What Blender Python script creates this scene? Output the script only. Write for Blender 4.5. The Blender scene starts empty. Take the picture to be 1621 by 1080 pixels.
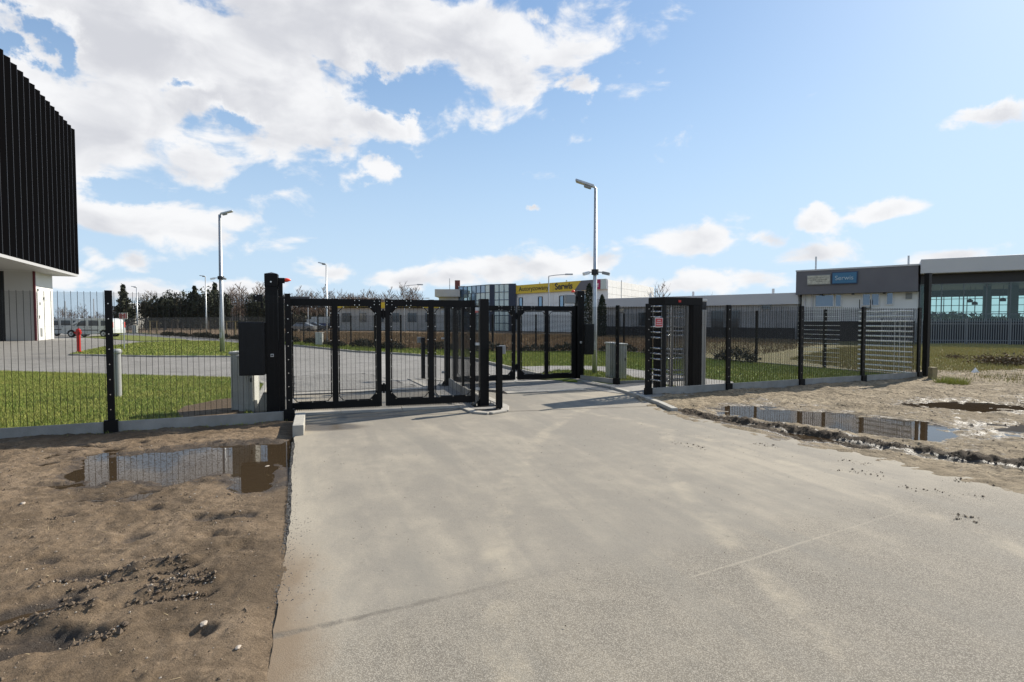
import bpy, bmesh, math, random
import numpy as np
from mathutils import Vector, Matrix

SC = bpy.context.scene
COL = SC.collection
R = math.radians
rnd = random.Random(7)
nrs = np.random.RandomState(11)

# ------------------------------------------------------------------ camera, sky, sun, exposure
CAM_H, FPX, PITCH = 1.65, 880.0, math.atan(33 / 880.0)
cam_d = bpy.data.cameras.new('camera')
cam_d.sensor_width = 36; cam_d.lens = FPX / 1621 * 36
cam_d.clip_start = 0.05; cam_d.clip_end = 4000
cam = bpy.data.objects.new('camera', cam_d); COL.objects.link(cam)
cam.location = (0, 0, CAM_H); cam.rotation_euler = (math.pi / 2 - PITCH, 0, 0)
SC.camera = cam

SUN_AZ, SUN_EL = 37.0, 34.0           # azimuth from +X towards +Y, elevation
sd = Vector((math.cos(R(SUN_EL)) * math.cos(R(SUN_AZ)), math.cos(R(SUN_EL)) * math.sin(R(SUN_AZ)), math.sin(R(SUN_EL))))
sun_d = bpy.data.lights.new('sun', 'SUN'); sun_d.energy = 4.6; sun_d.angle = R(0.53); sun_d.color = (1, .93, .81)
sun = bpy.data.objects.new('sun', sun_d); COL.objects.link(sun)
sun.rotation_euler = (-sd).to_track_quat('-Z', 'Y').to_euler(); sun.location = sd * 60

SC.view_settings.view_transform = 'Standard'
SC.view_settings.look = 'None'
SC.view_settings.exposure = 0.72
SC.view_settings.gamma = 1
SC.view_settings.use_curve_mapping = False
SC.cycles.use_denoising = True
SC.cycles.max_bounces = 8
SC.cycles.transparent_max_bounces = 24
SC.cycles.caustics_reflective = False
SC.cycles.caustics_refractive = False


def ray(px, py):
    dx = (px - 810.5) / FPX; dy = (540 - py) / FPX
    return Vector((dx, math.cos(PITCH) + dy * math.sin(PITCH), -math.sin(PITCH) + dy * math.cos(PITCH)))


def gp(px, py):
    r = ray(px, py); t = CAM_H / -r.z
    return (r.x * t, r.y * t)


def at(px, py, Y):
    r = ray(px, py); t = Y / r.y
    return Vector((r.x * t, Y, CAM_H + r.z * t))


def xat(px, Y, py=507):
    return at(px, py, Y).x


def make_world():
    w = bpy.data.worlds.new('World'); SC.world = w; w.use_nodes = True
    nt = w.node_tree; nt.nodes.clear(); N = nt.nodes; L = nt.links

    def nd(t, **k):
        n = N.new(t)
        for a, v in k.items(): setattr(n, a, v)
        return n

    def mth(op, a, b=None, c=None, clamp=False):
        n = nd('ShaderNodeMath', operation=op); n.use_clamp = clamp
        for i, v in enumerate((a, b, c)):
            if v is None: continue
            if isinstance(v, (int, float)): n.inputs[i].default_value = v
            else: L.new(v, n.inputs[i])
        return n.outputs[0]

    def mrange(v, a, b, c=0.0, d=1.0, smooth=True):
        n = nd('ShaderNodeMapRange'); n.interpolation_type = 'SMOOTHSTEP' if smooth else 'LINEAR'
        L.new(v, n.inputs[0])
        for i, x in zip((1, 2, 3, 4), (a, b, c, d)): n.inputs[i].default_value = x
        return n.outputs[0]
    sky = nd('ShaderNodeTexSky', sky_type='NISHITA')
    sky.sun_disc = False; sky.sun_elevation = R(SUN_EL); sky.sun_rotation = R(90 - SUN_AZ)
    sky.air_density = 1.0; sky.dust_density = .5; sky.ozone_density = 1.6; sky.altitude = 100
    tc = nd('ShaderNodeTexCoord')
    sep = nd('ShaderNodeSeparateXYZ'); L.new(tc.outputs['Generated'], sep.inputs[0])
    az = mth('ARCTAN2', sep.outputs[0], sep.outputs[1])
    el = mth('ARCSINE', sep.outputs[2])
    comb0 = nd('ShaderNodeCombineXYZ'); L.new(az, comb0.inputs[0]); L.new(el, comb0.inputs[1])
    wn = nd('ShaderNodeTexNoise'); L.new(comb0.outputs[0], wn.inputs['Vector']); wn.inputs['Scale'].default_value = 5.5; wn.inputs['Detail'].default_value = 7; wn.inputs['Roughness'].default_value = .62
    wsub = nd('ShaderNodeVectorMath', operation='SUBTRACT'); L.new(wn.outputs['Color'], wsub.inputs[0]); wsub.inputs[1].default_value = (.5, .5, .5)
    wamp = nd('ShaderNodeVectorMath', operation='SCALE'); L.new(wsub.outputs[0], wamp.inputs[0])
    L.new(mrange(el, R(3), R(22), .05, .26), wamp.inputs['Scale'])
    comb = nd('ShaderNodeVectorMath', operation='ADD'); L.new(comb0.outputs[0], comb.inputs[0]); L.new(wamp.outputs[0], comb.inputs[1])
    blobs = [(190, 40, 340, 120, 0), (130, 160, 230, 95, 0), (-60, 60, 260, 200, 0), (560, 40, 280, 85, 0), (720, 60, 120, 62, -10),
             (455, 150, 110, 75, 20), (500, 205, 90, 60, 35), (585, 200, 62, 38, 0), (350, 150, 130, 55, 0), (225, 225, 65, 50, 0), (300, 262, 60, 48, 0),
             (270, 338, 175, 44, -4), (165, 352, 60, 36, 0), (805, 135, 40, 27, 0), (910, 125, 36, 26, -30), (852, 10, 36, 24, 0), (528, 238, 58, 40, 0), (760, 85, 90, 40, 0), (620, 60, 150, 70, 0), (90, 190, 150, 90, 0),
             (577, 275, 22, 18, 0), (646, 185, 18, 28, 0), (207, 408, 44, 22, 0), (150, 408, 42, 22, 0), (640, 440, 110, 18, 0), (530, 432, 66, 18, 0),
             (790, 424, 70, 28, 8), (725, 440, 50, 18, 0), (868, 422, 58, 22, 0), (1105, 377, 92, 38, 8), (1210, 374, 40, 18, 0), (1300, 346, 38, 14, 0),
             (1405, 341, 100, 20, 3), (1290, 398, 80, 22, 0), (1515, 400, 80, 20, 0), (1578, 193, 60, 20, 10), (848, 340, 16, 8, 0),
             (1080, 452, 120, 26, 0), (1190, 440, 66, 20, 0), (940, 406, 56, 20, 0), (225, 456, 90, 20, 0), (400, 455, 90, 18, 0), (90, 440, 60, 22, 0), (1330, 440, 60, 12, 0)]
    acc = None
    for (px, py, rx, ry, rot) in blobs:
        d = ray(px, py).normalized()
        a0, e0 = math.atan2(d.x, d.y), math.asin(d.z)
        c = math.cos(a0)
        mp = nd('ShaderNodeMapping', vector_type='TEXTURE')
        L.new(comb.outputs[0], mp.inputs[0])
        mp.inputs['Location'].default_value = (a0, e0, 0)
        mp.inputs['Rotation'].default_value = (0, 0, R(rot))
        kf = 1.22 if rx > 105 and py < 300 else (1.15 if py < 300 else .92)
        mp.inputs['Scale'].default_value = (rx / FPX * c * c * kf, ry / FPX * c * kf, 1)
        ln = nd('ShaderNodeVectorMath', operation='LENGTH'); L.new(mp.outputs[0], ln.inputs[0])
        m = mrange(ln.outputs['Value'], 1.75, 0.15, 0, 1, False)
        if rx > 105 and py < 300: m = mth('MULTIPLY', m, 1.3)
        acc = m if acc is None else mth('MAXIMUM', acc, m)
    neg = None
    for (px, py, rx, ry) in [(75, 45, 30, 30), (315, 130, 40, 16), (5, 65, 20, 22), (400, 205, 45, 22), (615, 120, 60, 45), (190, 300, 60, 22)]:
        d = ray(px, py).normalized(); a0, e0 = math.atan2(d.x, d.y), math.asin(d.z); c = math.cos(a0)
        mp = nd('ShaderNodeMapping', vector_type='TEXTURE'); L.new(comb.outputs[0], mp.inputs[0])
        mp.inputs['Location'].default_value = (a0, e0, 0)
        mp.inputs['Scale'].default_value = (rx / FPX * c * c * 1.3, ry / FPX * c * 1.3, 1)
        ln = nd('ShaderNodeVectorMath', operation='LENGTH'); L.new(mp.outputs[0], ln.inputs[0])
        m = mrange(ln.outputs['Value'], 1.3, 0.1, 0, 1)
        neg = m if neg is None else mth('MAXIMUM', neg, m)
    # noise in direction space, flattened
    mp = nd('ShaderNodeMapping'); L.new(tc.outputs['Generated'], mp.inputs[0]); mp.inputs['Scale'].default_value = (1, 1, 1.9)
    n1 = nd('ShaderNodeTexNoise'); L.new(mp.outputs[0], n1.inputs['Vector'])
    n1.inputs['Scale'].default_value = 9.0; n1.inputs['Detail'].default_value = 10; n1.inputs['Roughness'].default_value = .56; n1.inputs['Distortion'].default_value = .35
    n2 = nd('ShaderNodeTexNoise'); L.new(mp.outputs[0], n2.inputs['Vector'])
    n2.inputs['Scale'].default_value = 2.2; n2.inputs['Detail'].default_value = 3
    # elsewhere: scattered clouds out of the same noise
    outside = mrange(mth('ABSOLUTE', az), R(47), R(60))
    gen = mth('MULTIPLY', mrange(n2.outputs[0], .48, .66), outside)
    base = mth('MAXIMUM', acc, gen)
    base = mth('SUBTRACT', base, mth('MULTIPLY', neg, .75))
    val = mth('ADD', base, mth('MULTIPLY', mth('SUBTRACT', n1.outputs[0], .5), 2.7))
    mask = mrange(val, .36, .82)
    # grey bodies, white rims: lit from the sun side
    off = nd('ShaderNodeVectorMath', operation='ADD'); L.new(mp.outputs[0], off.inputs[0]); off.inputs[1].default_value = (.022, .01, .05)
    n3 = nd('ShaderNodeTexNoise'); L.new(off.outputs[0], n3.inputs['Vector'])
    n3.inputs['Scale'].default_value = 9.0; n3.inputs['Detail'].default_value = 6; n3.inputs['Roughness'].default_value = .5; n3.inputs['Distortion'].default_value = .35
    dens = mth('ADD', mth('MULTIPLY', base, .55), mth('MULTIPLY', n3.outputs[0], 1.5))
    shade = mrange(dens, 1.0, 1.7)
    ccol = nd('ShaderNodeMix', data_type='RGBA'); L.new(shade, ccol.inputs[0])
    ccol.inputs[6].default_value = (5.9, 5.9, 5.95, 1); ccol.inputs[7].default_value = (4.1, 4.15, 4.4, 1)
    # sky slightly hazy near the horizon
    def vm(op, a, b):
        n = nd('ShaderNodeVectorMath', operation=op)
        for i, v in enumerate((a, b)):
            if isinstance(v, tuple): n.inputs[i].default_value = v
            else: L.new(v, n.inputs[i])
        return n.outputs[0]
    comp = vm('DIVIDE', sky.outputs[0], vm('ADD', vm('MULTIPLY', sky.outputs[0], (.1, .1, .1)), (1, 1, 1)))
    comp = vm('MULTIPLY', comp, (1.0, 1.20, 1.42))
    skyc = nd('ShaderNodeMix', data_type='RGBA'); L.new(mrange(el, R(30), R(-4), .06, .85), skyc.inputs[0])
    L.new(comp, skyc.inputs[6]); skyc.inputs[7].default_value = (3.7, 4.75, 5.9, 1)
    mix = nd('ShaderNodeMix', data_type='RGBA'); L.new(mth('MULTIPLY', mask, .96), mix.inputs[0])
    L.new(skyc.outputs[2], mix.inputs[6]); L.new(ccol.outputs[2], mix.inputs[7])
    bg = nd('ShaderNodeBackground'); bg.inputs['Strength'].default_value = 0.1
    L.new(mix.outputs[2], bg.inputs[0])
    out = nd('ShaderNodeOutputWorld'); L.new(bg.outputs[0], out.inputs[0])
    w.cycles.sampling_method = 'MANUAL'; w.cycles.sample_map_resolution = 512


make_world()

# ------------------------------------------------------------------ materials
_M = {}


def mat(name, col, rough=.6, metal=0.0, col2=None, nscale=8.0, bump=0.0, bscale=60.0, spec=.5, detail=4, coat=0.0, split=(.35, .65)):
    if name in _M: return _M[name]
    m = bpy.data.materials.new(name); m.use_nodes = True
    nt = m.node_tree; P = nt.nodes['Principled BSDF']; L = nt.links
    P.inputs['Base Color'].default_value = (*col, 1); P.inputs['Roughness'].default_value = rough
    P.inputs['Metallic'].default_value = metal; P.inputs['Specular IOR Level'].default_value = spec
    P.inputs['Coat Weight'].default_value = coat
    tc = nt.nodes.new('ShaderNodeTexCoord')
    if col2 is not None:
        n = nt.nodes.new('ShaderNodeTexNoise'); n.inputs['Scale'].default_value = nscale; n.inputs['Detail'].default_value = detail
        L.new(tc.outputs['Object'], n.inputs['Vector'])
        mr = nt.nodes.new('ShaderNodeMapRange'); L.new(n.outputs[0], mr.inputs[0]); mr.inputs[1].default_value = split[0]; mr.inputs[2].default_value = split[1]
        mx = nt.nodes.new('ShaderNodeMix'); mx.data_type = 'RGBA'; L.new(mr.outputs[0], mx.inputs[0])
        mx.inputs[6].default_value = (*col, 1); mx.inputs[7].default_value = (*col2, 1)
        L.new(mx.outputs[2], P.inputs['Base Color'])
    if bump > 0:
        b = nt.nodes.new('ShaderNodeBump'); b.inputs['Strength'].default_value = bump; b.inputs['Distance'].default_value = .01
        n = nt.nodes.new('ShaderNodeTexNoise'); n.inputs['Scale'].default_value = bscale; n.inputs['Detail'].default_value = 5
        L.new(tc.outputs['Object'], n.inputs['Vector']); L.new(n.outputs[0], b.inputs['Height']); L.new(b.outputs[0], P.inputs['Normal'])
    _M[name] = m
    return m


class G:
    """tiny node graph helper over world position"""
    def __init__(s, name):
        s.m = bpy.data.materials.new(name); s.m.use_nodes = True; s.nt = s.m.node_tree; s.P = s.nt.nodes['Principled BSDF']
        g = s.nt.nodes.new('ShaderNodeNewGeometry'); s.pos = g.outputs['Position']; s.geo = g
        _M[name] = s.m

    def lk(s, v, sock):
        if isinstance(v, (int, float)): sock.default_value = v
        elif isinstance(v, tuple): sock.default_value = (*v, 1) if len(v) == 3 and sock.type == 'RGBA' else v
        else: s.nt.links.new(v, sock)

    def math(s, op, a, b=None, clamp=False):
        n = s.nt.nodes.new('ShaderNodeMath'); n.operation = op; n.use_clamp = clamp; s.lk(a, n.inputs[0])
        if b is not None: s.lk(b, n.inputs[1])
        return n.outputs[0]

    def map(s, scale=(1, 1, 1), rot=(0, 0, 0), loc=(0, 0, 0), src=None):
        n = s.nt.nodes.new('ShaderNodeMapping'); s.lk(src or s.pos, n.inputs[0])
        n.inputs['Scale'].default_value = scale; n.inputs['Rotation'].default_value = rot; n.inputs['Location'].default_value = loc
        return n.outputs[0]

    def noise(s, scale, detail=4, rough=.5, vec=None, dist=0):
        n = s.nt.nodes.new('ShaderNodeTexNoise'); s.lk(vec or s.pos, n.inputs['Vector'])
        n.inputs['Scale'].default_value = scale; n.inputs['Detail'].default_value = detail; n.inputs['Roughness'].default_value = rough; n.inputs['Distortion'].default_value = dist
        return n.outputs[0]

    def vor(s, scale, vec=None, feature='F1', out=0):
        n = s.nt.nodes.new('ShaderNodeTexVoronoi'); n.feature = feature; s.lk(vec or s.pos, n.inputs['Vector']); n.inputs['Scale'].default_value = scale
        return n.outputs[out]

    def mr(s, v, a, b, c=0.0, d=1.0, smooth=False):
        n = s.nt.nodes.new('ShaderNodeMapRange'); s.lk(v, n.inputs[0])
        if smooth: n.interpolation_type = 'SMOOTHSTEP'
        for i, x in zip((1, 2, 3, 4), (a, b, c, d)): n.inputs[i].default_value = x
        return n.outputs[0]

    def mix(s, f, a, b, mode='MIX'):
        n = s.nt.nodes.new('ShaderNodeMix'); n.data_type = 'RGBA'; n.blend_type = mode
        s.lk(f, n.inputs[0]); s.lk(a, n.inputs[6]); s.lk(b, n.inputs[7]); return n.outputs[2]

    def xyz(s, v=None):
        n = s.nt.nodes.new('ShaderNodeSeparateXYZ'); s.lk(v or s.pos, n.inputs[0]); return n.outputs

    def bump(s, h, strength, dist=.01, prev=None):
        n = s.nt.nodes.new('ShaderNodeBump'); s.lk(h, n.inputs['Height']); n.inputs['Strength'].default_value = strength; n.inputs['Distance'].default_value = dist
        if prev is not None: s.nt.links.new(prev, n.inputs['Normal'])
        return n.outputs[0]

    def set(s, **k):
        for a, v in k.items(): s.lk(v, s.P.inputs[a.replace('_', ' ')])
        return s.m


# local frame of the fence line: s along it (left to right), t inward
O = Vector((-5.83, 8.07)); ANG = R(23.6)
U = Vector((math.cos(ANG), math.sin(ANG))); NN = Vector((-math.sin(ANG), math.cos(ANG)))


def loc(s, t=0): p = O + U * s + NN * t; return (p.x, p.y)


def on_fence(px):
    """s where the column px crosses the fence line"""
    k = ray(px, 600); k = k.x / k.y
    # O.x + s U.x = k (O.y + s U.y)
    return (k * O.y - O.x) / (U.x - k * U.y)


def line_field(g, a, b, left=True):
    """signed distance from the ground line a->b (positive on its right-hand side when left is set)"""
    dx, dy = b[0] - a[0], b[1] - a[1]; l = math.hypot(dx, dy); nx, ny = dy / l, -dx / l
    if not left: nx, ny = -nx, -ny
    x, y, z = g.xyz()
    return g.math('ADD', g.math('ADD', g.math('MULTIPLY', x, nx), g.math('MULTIPLY', y, ny)), -(a[0] * nx + a[1] * ny))


def asphalt_mat(name):
    g = G(name)
    x, y, z = g.xyz()
    rot = g.map(rot=(0, 0, R(-21)), src=g.pos)
    st = g.map(scale=(1.7, .22, 1), src=rot)
    streak = g.noise(1.5, 7, .62, st, .5)
    big = g.noise(.5, 6, .62, None, .5)
    mid = g.noise(3.4, 6, .62)
    # older coarse surface on this side of the seam
    sdn = line_field(g, gp(479, 998), gp(975, 883))
    wob = g.math('MULTIPLY', g.math('SUBTRACT', g.noise(2.2, 5, .6), .5), .22)
    sdw = g.math('ADD', sdn, wob)
    coarse = g.mr(g.math('ADD', sdw, g.math('MULTIPLY', g.math('SUBTRACT', big, .5), 1.0)), -.25, .35, .15, 1, True)
    v = g.vor(150); vc = g.vor(150, out=1); v2 = g.vor(210); vc2 = g.vor(210, out=1)
    s1 = g.xyz(vc)[0]; s2 = g.xyz(vc2)[0]
    stone = g.mix(g.mr(s1, .1, .9), (.20, .182, .150), (.365, .332, .275))
    stone = g.mix(g.math('MULTIPLY', g.mr(v, .36, .6), .85), stone, (.115, .10, .08))
    fine = g.mix(g.mr(s2, 0, 1), (.20, .183, .153), (.272, .248, .206))
    fine = g.mix(g.math('MULTIPLY', g.mr(v2, .4, .65), .5), fine, (.19, .17, .145))
    col = g.mix(g.math('MULTIPLY', coarse, .85), fine, stone)
    # silt dried on top, in drifts along the drive
    dv = g.math('ADD', g.math('ADD', g.math('MULTIPLY', streak, .5), g.math('MULTIPLY', big, .5)), g.math('MULTIPLY', g.math('SUBTRACT', mid, .5), .3))
    dust = g.mr(dv, .41, .70, .05, .9, True)
    eL = line_field(g, gp(466, 690), gp(432, 1000), False); eR = line_field(g, gp(1045, 641), gp(1621, 770))
    n_ = g.math('MULTIPLY', g.math('SUBTRACT', g.noise(2.6, 6, .65, g.map(scale=(1, .6, 1))), .5), 1.1)
    edge = g.mr(g.math('ADD', eL, n_), .02, .75, 1, 0, True)
    edgeR = g.mr(g.math('ADD', eR, n_), .0, 1.1, .9, 0, True)
    dust = g.math('MAXIMUM', dust, g.math('MAXIMUM', edge, edgeR))
    grain = g.mr(g.noise(70, 3, .7), .34, .6, .45, 1)
    dm = g.math('MULTIPLY', g.math('MULTIPLY', dust, grain), g.mr(coarse, 0, 1, .80, .50))
    col = g.mix(dm, col, g.mix(g.noise(6, 5, .7), (.45, .395, .305), (.37, .325, .25)))
    # pale curved tyre traces
    for cx, cy, r_ in ((-7.5, 3.0, 11.2), (-7.5, 3.0, 12.9), (14.0, 4.0, 12.4), (14.0, 4.0, 14.1)):
        q_ = g.map(loc=(-cx, -cy, 0)); xx, yy, zz = g.xyz(q_)
        rr = g.math('POWER', g.math('ADD', g.math('MULTIPLY', xx, xx), g.math('MULTIPLY', yy, yy)), .5)
        tm = g.mr(g.math('ABSOLUTE', g.math('ADD', g.math('SUBTRACT', rr, r_), g.math('MULTIPLY', g.math('SUBTRACT', g.noise(1.5, 3), .5), .15))), .04, .14, 1, 0, True)
        tm = g.math('MULTIPLY', tm, g.mr(g.noise(2.1, 6, .7, g.map(loc=(cx, cy, 3))), .45, .65, 0, .42))
        col = g.mix(tm, col, (.45, .39, .29))
    # grey worn patches
    col = g.mix(g.mr(g.noise(.9, 6, .62, st, .4), .50, .68, 0, .6), col, (.20, .187, .16))
    # soil trodden over the near left edge
    near_ = g.mr(y, 4.6, 3.4, 0, 1, True)
    soil = g.mr(g.math('ADD', eL, g.math('MULTIPLY', n_, .45)), .0, .38, .9, 0, True)
    col = g.mix(g.math('MULTIPLY', soil, near_), col, (.185, .135, .088))
    # seam: a shallow dark joint that dies out to the right
    sj = g.math('ADD', sdn, g.math('MULTIPLY', g.math('SUBTRACT', g.noise(5, 5, .6), .5), .10))
    jm = g.math('MULTIPLY', g.mr(g.math('ABSOLUTE', sj), .004, .035, 1, 0, True), g.mr(x, .6, -1.0, 0, 1, True))
    jm = g.math('MULTIPLY', jm, g.mr(g.noise(9, 5, .7), .35, .6, .25, .8))
    col = g.mix(jm, col, (.13, .115, .095))
    # pale scraped line
    sl = line_field(g, gp(1095, 914), gp(1265, 861))
    lm = g.mr(g.math('ABSOLUTE', g.math('ADD', sl, g.math('MULTIPLY', g.math('SUBTRACT', g.noise(3, 4), .5), .03))), .004, .016, 1, 0, True)
    lm = g.math('MULTIPLY', g.math('MULTIPLY', lm, g.mr(x, gp(1080, 918)[0], gp(1110, 908)[0], 0, .24)), g.mr(x, gp(1500, 790)[0], gp(1265, 861)[0], 0, 1))
    col = g.mix(lm, col, (.47, .42, .33))
    # wet corner beside the kerb end
    wx, wy = gp(500, 676)
    wp = g.map(scale=(.55, 1.2, 1), rot=(0, 0, 0), src=g.map(loc=(-wx, -wy, 0)))
    ln = g.nt.nodes.new('ShaderNodeVectorMath'); ln.operation = 'LENGTH'; g.lk(wp, ln.inputs[0])
    wet = g.mr(g.math('ADD', ln.outputs['Value'], g.math('MULTIPLY', n_, .25)), .28, .48, .85, 0, True)
    col = g.mix(wet, col, (.085, .068, .05))
    pits = g.mr(g.noise(24, 3, .6), .66, .74, 0, .5)
    col = g.mix(pits, col, (.12, .10, .08))
    hb = g.math('MULTIPLY', g.math('SUBTRACT', 1, v), g.mr(coarse, 0, 1, .15, 1))
    b = g.bump(hb, .3, .004); b = g.bump(g.math('SUBTRACT', 1, v2), .2, .002, b); b = g.bump(g.noise(10, 5, .6), .25, .012, b)
    b = g.bump(g.math('SUBTRACT', 0, jm), .5, .012, b)
    return g.set(Base_Color=col, Roughness=g.mr(wet, 0, .85, .92, .3), Normal=b, Specular_IOR_Level=.3)


def soil_mat(name, dry, dry2, wet, zw0, zw1, shine, fleck=.45, damp=.7):
    g = G(name)
    n = g.noise(1.1, 6, .6, None, .5); n2 = g.noise(9, 6, .65)
    base = g.mix(g.mr(n, .35, .66, smooth=True), dry, dry2)
    base = g.mix(g.mr(n2, .42, .72), base, tuple(c * .72 for c in dry))
    base = g.mix(g.mr(g.noise(38, 3, .6), .60, .72, 0, .5), base, tuple(min(1, c * 1.45) for c in dry2))
    moist = g.mr(g.noise(.55, 5, .6, g.map(loc=(3, 7, 0)), .6), .47, .62, 0, damp, True)
    base = g.mix(moist, base, tuple(c * .52 for c in dry))
    fl = g.noise(11, 6, .72, g.map(scale=(1, 1, 0)), .8); fl2 = g.noise(3.5, 5, .6, None, 1)
    base = g.mix(g.mr(g.math('ADD', fl, g.math('MULTIPLY', g.math('SUBTRACT', fl2, .5), .35)), .54, .66, 0, fleck, True), base, tuple(c * 1.6 for c in wet))
    z = g.xyz()[2]
    at_ = g.nt.nodes.new('ShaderNodeAttribute'); at_.attribute_name = 'churn'
    w = g.mr(g.math('ADD', z, g.math('MULTIPLY', g.math('SUBTRACT', g.noise(3.2, 5, .6), .5), .05)), zw0, zw1, 1, 0, True)
    w = g.math('MAXIMUM', w, g.mr(g.math('ADD', at_.outputs['Fac'], g.math('MULTIPLY', g.math('SUBTRACT', g.noise(7, 6, .7), .5), 1.1)), .38, .62, 0, .95, True))
    col = g.mix(w, base, wet)
    b = g.bump(g.noise(34, 7, .75), 1.0, .026)
    b = g.bump(g.noise(120, 4, .7), .7, .006, b)
    rid = g.mr(at_.outputs['Fac'], .85, 1.2, 0, 1)
    return g.set(Base_Color=col, Roughness=g.math('MAXIMUM', g.mr(w, 0, 1, .95, shine), g.math('MULTIPLY', rid, .85)), Normal=b, Specular_IOR_Level=g.math('MULTIPLY', g.mr(w, 0, 1, .2, .45), g.mr(rid, 0, 1, 1, .3)))


def grass_mat(name, a, b_, c, blade=False):
    g = G(name)
    n = g.noise(.8, 5, .6); n2 = g.noise(18, 4, .7)
    col = g.mix(g.mr(n, .35, .65), a, b_)
    col = g.mix(g.mr(n2, .45, .75), col, c)
    if blade:
        rn = g.nt.nodes.new('ShaderNodeNewGeometry').outputs['Random Per Island']
        col = g.mix(g.math('MULTIPLY', rn, .6), col, c)
        g.set(Transmission_Weight=0.0)
    return g.set(Base_Color=col, Roughness=.85, Specular_IOR_Level=.2, Normal=g.bump(g.noise(60, 4, .7), .8, .02))


BLACK = mat('black powder coat', (.004, .004, .0045), .42, 0, (.006, .006, .0065), 3, .05, 90, spec=.18)
WIRE = mat('black coated wire', (.006, .006, .0065), .35, 0, spec=.3)
GLARE = mat('painted sun glare', (.85, .85, .84), .3, 0)  # near-white colour that paints sun glare on the side fence
CHAR = mat('charcoal sheet', (.012, .014, .0155), .5, 0, (.016, .018, .02), 2, spec=.3)
STEEL = mat('stainless steel', (.62, .62, .62), .16, 1)
GALV = mat('galvanised steel', (.52, .54, .55), .42, .75, (.44, .46, .47), 12)
BOLT = mat('bright bolt', (.6, .6, .58), .25, 1)
CONC = mat('plinth concrete', (.25, .24, .215), .88, 0, (.33, .315, .285), 3.5, .4, 40)
KERB = mat('kerb concrete', (.33, .31, .27), .88, 0, (.41, .39, .34), 5, .4, 60)
RED = mat('red paint', (.50, .02, .015), .35)
REDL = mat('red lamp plastic', (.85, .07, .03), .3)
WHITE = mat('white print', (.8, .8, .78), .5)
CABI = mat('pale grey cabinet', (.50, .50, .46), .5, 0, (.58, .58, .53), 4, .1, 30)
GREYP = mat('grey plastic', (.25, .26, .26), .5)
CLOUDW = mat('white cladding', (.74, .74, .71), .5, 0, (.80, .80, .77), .6)
PALE = mat('pale render', (.47, .46, .43), .8, 0, (.54, .53, .49), .5, .15, 8)
FASC = mat('light grey fascia', (.52, .52, .52), .55, 0, (.57, .57, .565), .4)
DGREY = mat('dark grey fascia', (.125, .121, .132), .6, 0, (.145, .14, .15), .5)
DARK = mat('dark recess', (.015, .015, .017), .5)
YELL = mat('yellow sign', (.72, .50, .03), .5)
BLUE = mat('blue sign', (.045, .17, .30), .45)
MAG = mat('magenta sign', (.42, .01, .09), .5)
DIRTY = mat('weathered sign', (.62, .60, .50), .7, 0, (.42, .40, .33), 5, 0, 1, .3, 6)
GLASSD = mat('dark window glass', (.03, .045, .06), .06, 0, None, spec=.9)
GLASSL = mat('mirror glazing', (.35, .45, .47), .05, .85)
GLASSB = mat('blue mirror glazing', (.22, .31, .40), .06, .6)
TYRE = mat('tyre rubber', (.02, .02, .02), .8)
CARW = mat('white car paint', (.62, .65, .65), .25, 0, coat=.6)
CARD = mat('dark car paint', (.05, .05, .06), .25, 0, coat=.6)
WOOD = mat('weathered timber', (.30, .24, .13), .85, 0, (.22, .18, .10), 9, .4, 30)
BARK = mat('grey brown bark', (.12, .095, .075), .9, 0, (.19, .16, .13), 3)
BIRCH = mat('birch bark', (.42, .38, .34), .85, 0, (.16, .13, .11), 2.5)
TWIG = mat('bare twigs', (.13, .085, .06), .9, 0, (.17, .12, .085), 1)
PINE = mat('dark pine needles', (.026, .036, .018), .85, 0, (.05, .052, .026), .7)
PINEB = mat('brownish conifer needles', (.07, .055, .03), .85, 0, (.045, .048, .025), .7)
THUJA = mat('dark thuja foliage', (.022, .034, .018), .85, 0, (.035, .045, .022), 2)
HEDGE = mat('dark shrub leaves', (.025, .032, .016), .8, 0, (.05, .04, .022), 6)
TEAL = mat('teal panel', (.10, .28, .32), .5)
SKIRT = mat('grey van trim', (.03, .03, .03), .6)
PAVE = None


def pave_mat():
    g = G('grey block paving')
    rn = g.nt.nodes.new('ShaderNodeObjectInfo').outputs['Random']
    n = g.noise(.5, 5, .6, None, .5)
    col = g.mix(g.mr(n, .35, .65), (.235, .225, .205), (.31, .295, .265))
    col = g.mix(g.mr(g.noise(5, 4), .4, .7, 0, .6), col, (.2, .185, .165))
    col = g.mix(g.math('MULTIPLY', rn, .3), col, (.16, .155, .15))
    return g.set(Base_Color=col, Roughness=.85, Normal=g.bump(g.noise(70, 4, .7), .3, .005))


def pave_far_mat():
    g = G('block paving far')
    rot = g.map(rot=(0, 0, -ANG))
    br = g.nt.nodes.new('ShaderNodeTexBrick'); g.lk(rot, br.inputs['Vector'])
    br.inputs['Scale'].default_value = 1; br.inputs['Brick Width'].default_value = .2; br.inputs['Row Height'].default_value = .1
    br.inputs['Mortar Size'].default_value = .004; br.inputs['Color1'].default_value = (.24, .23, .21, 1); br.inputs['Color2'].default_value = (.29, .275, .25, 1)
    br.inputs['Mortar'].default_value = (.12, .11, .095, 1)
    n = g.noise(.4, 5, .6, None, .5)
    col = g.mix(g.mr(n, .38, .65, 0, .7), br.outputs[0], (.32, .305, .28))
    col = g.mix(g.mr(g.noise(1.8, 5, .65, None, .3), .50, .68, 0, .55), col, (.14, .13, .12))
    return g.set(Base_Color=col, Roughness=.85, Normal=g.bump(br.outputs[1], .4, .004))


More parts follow.
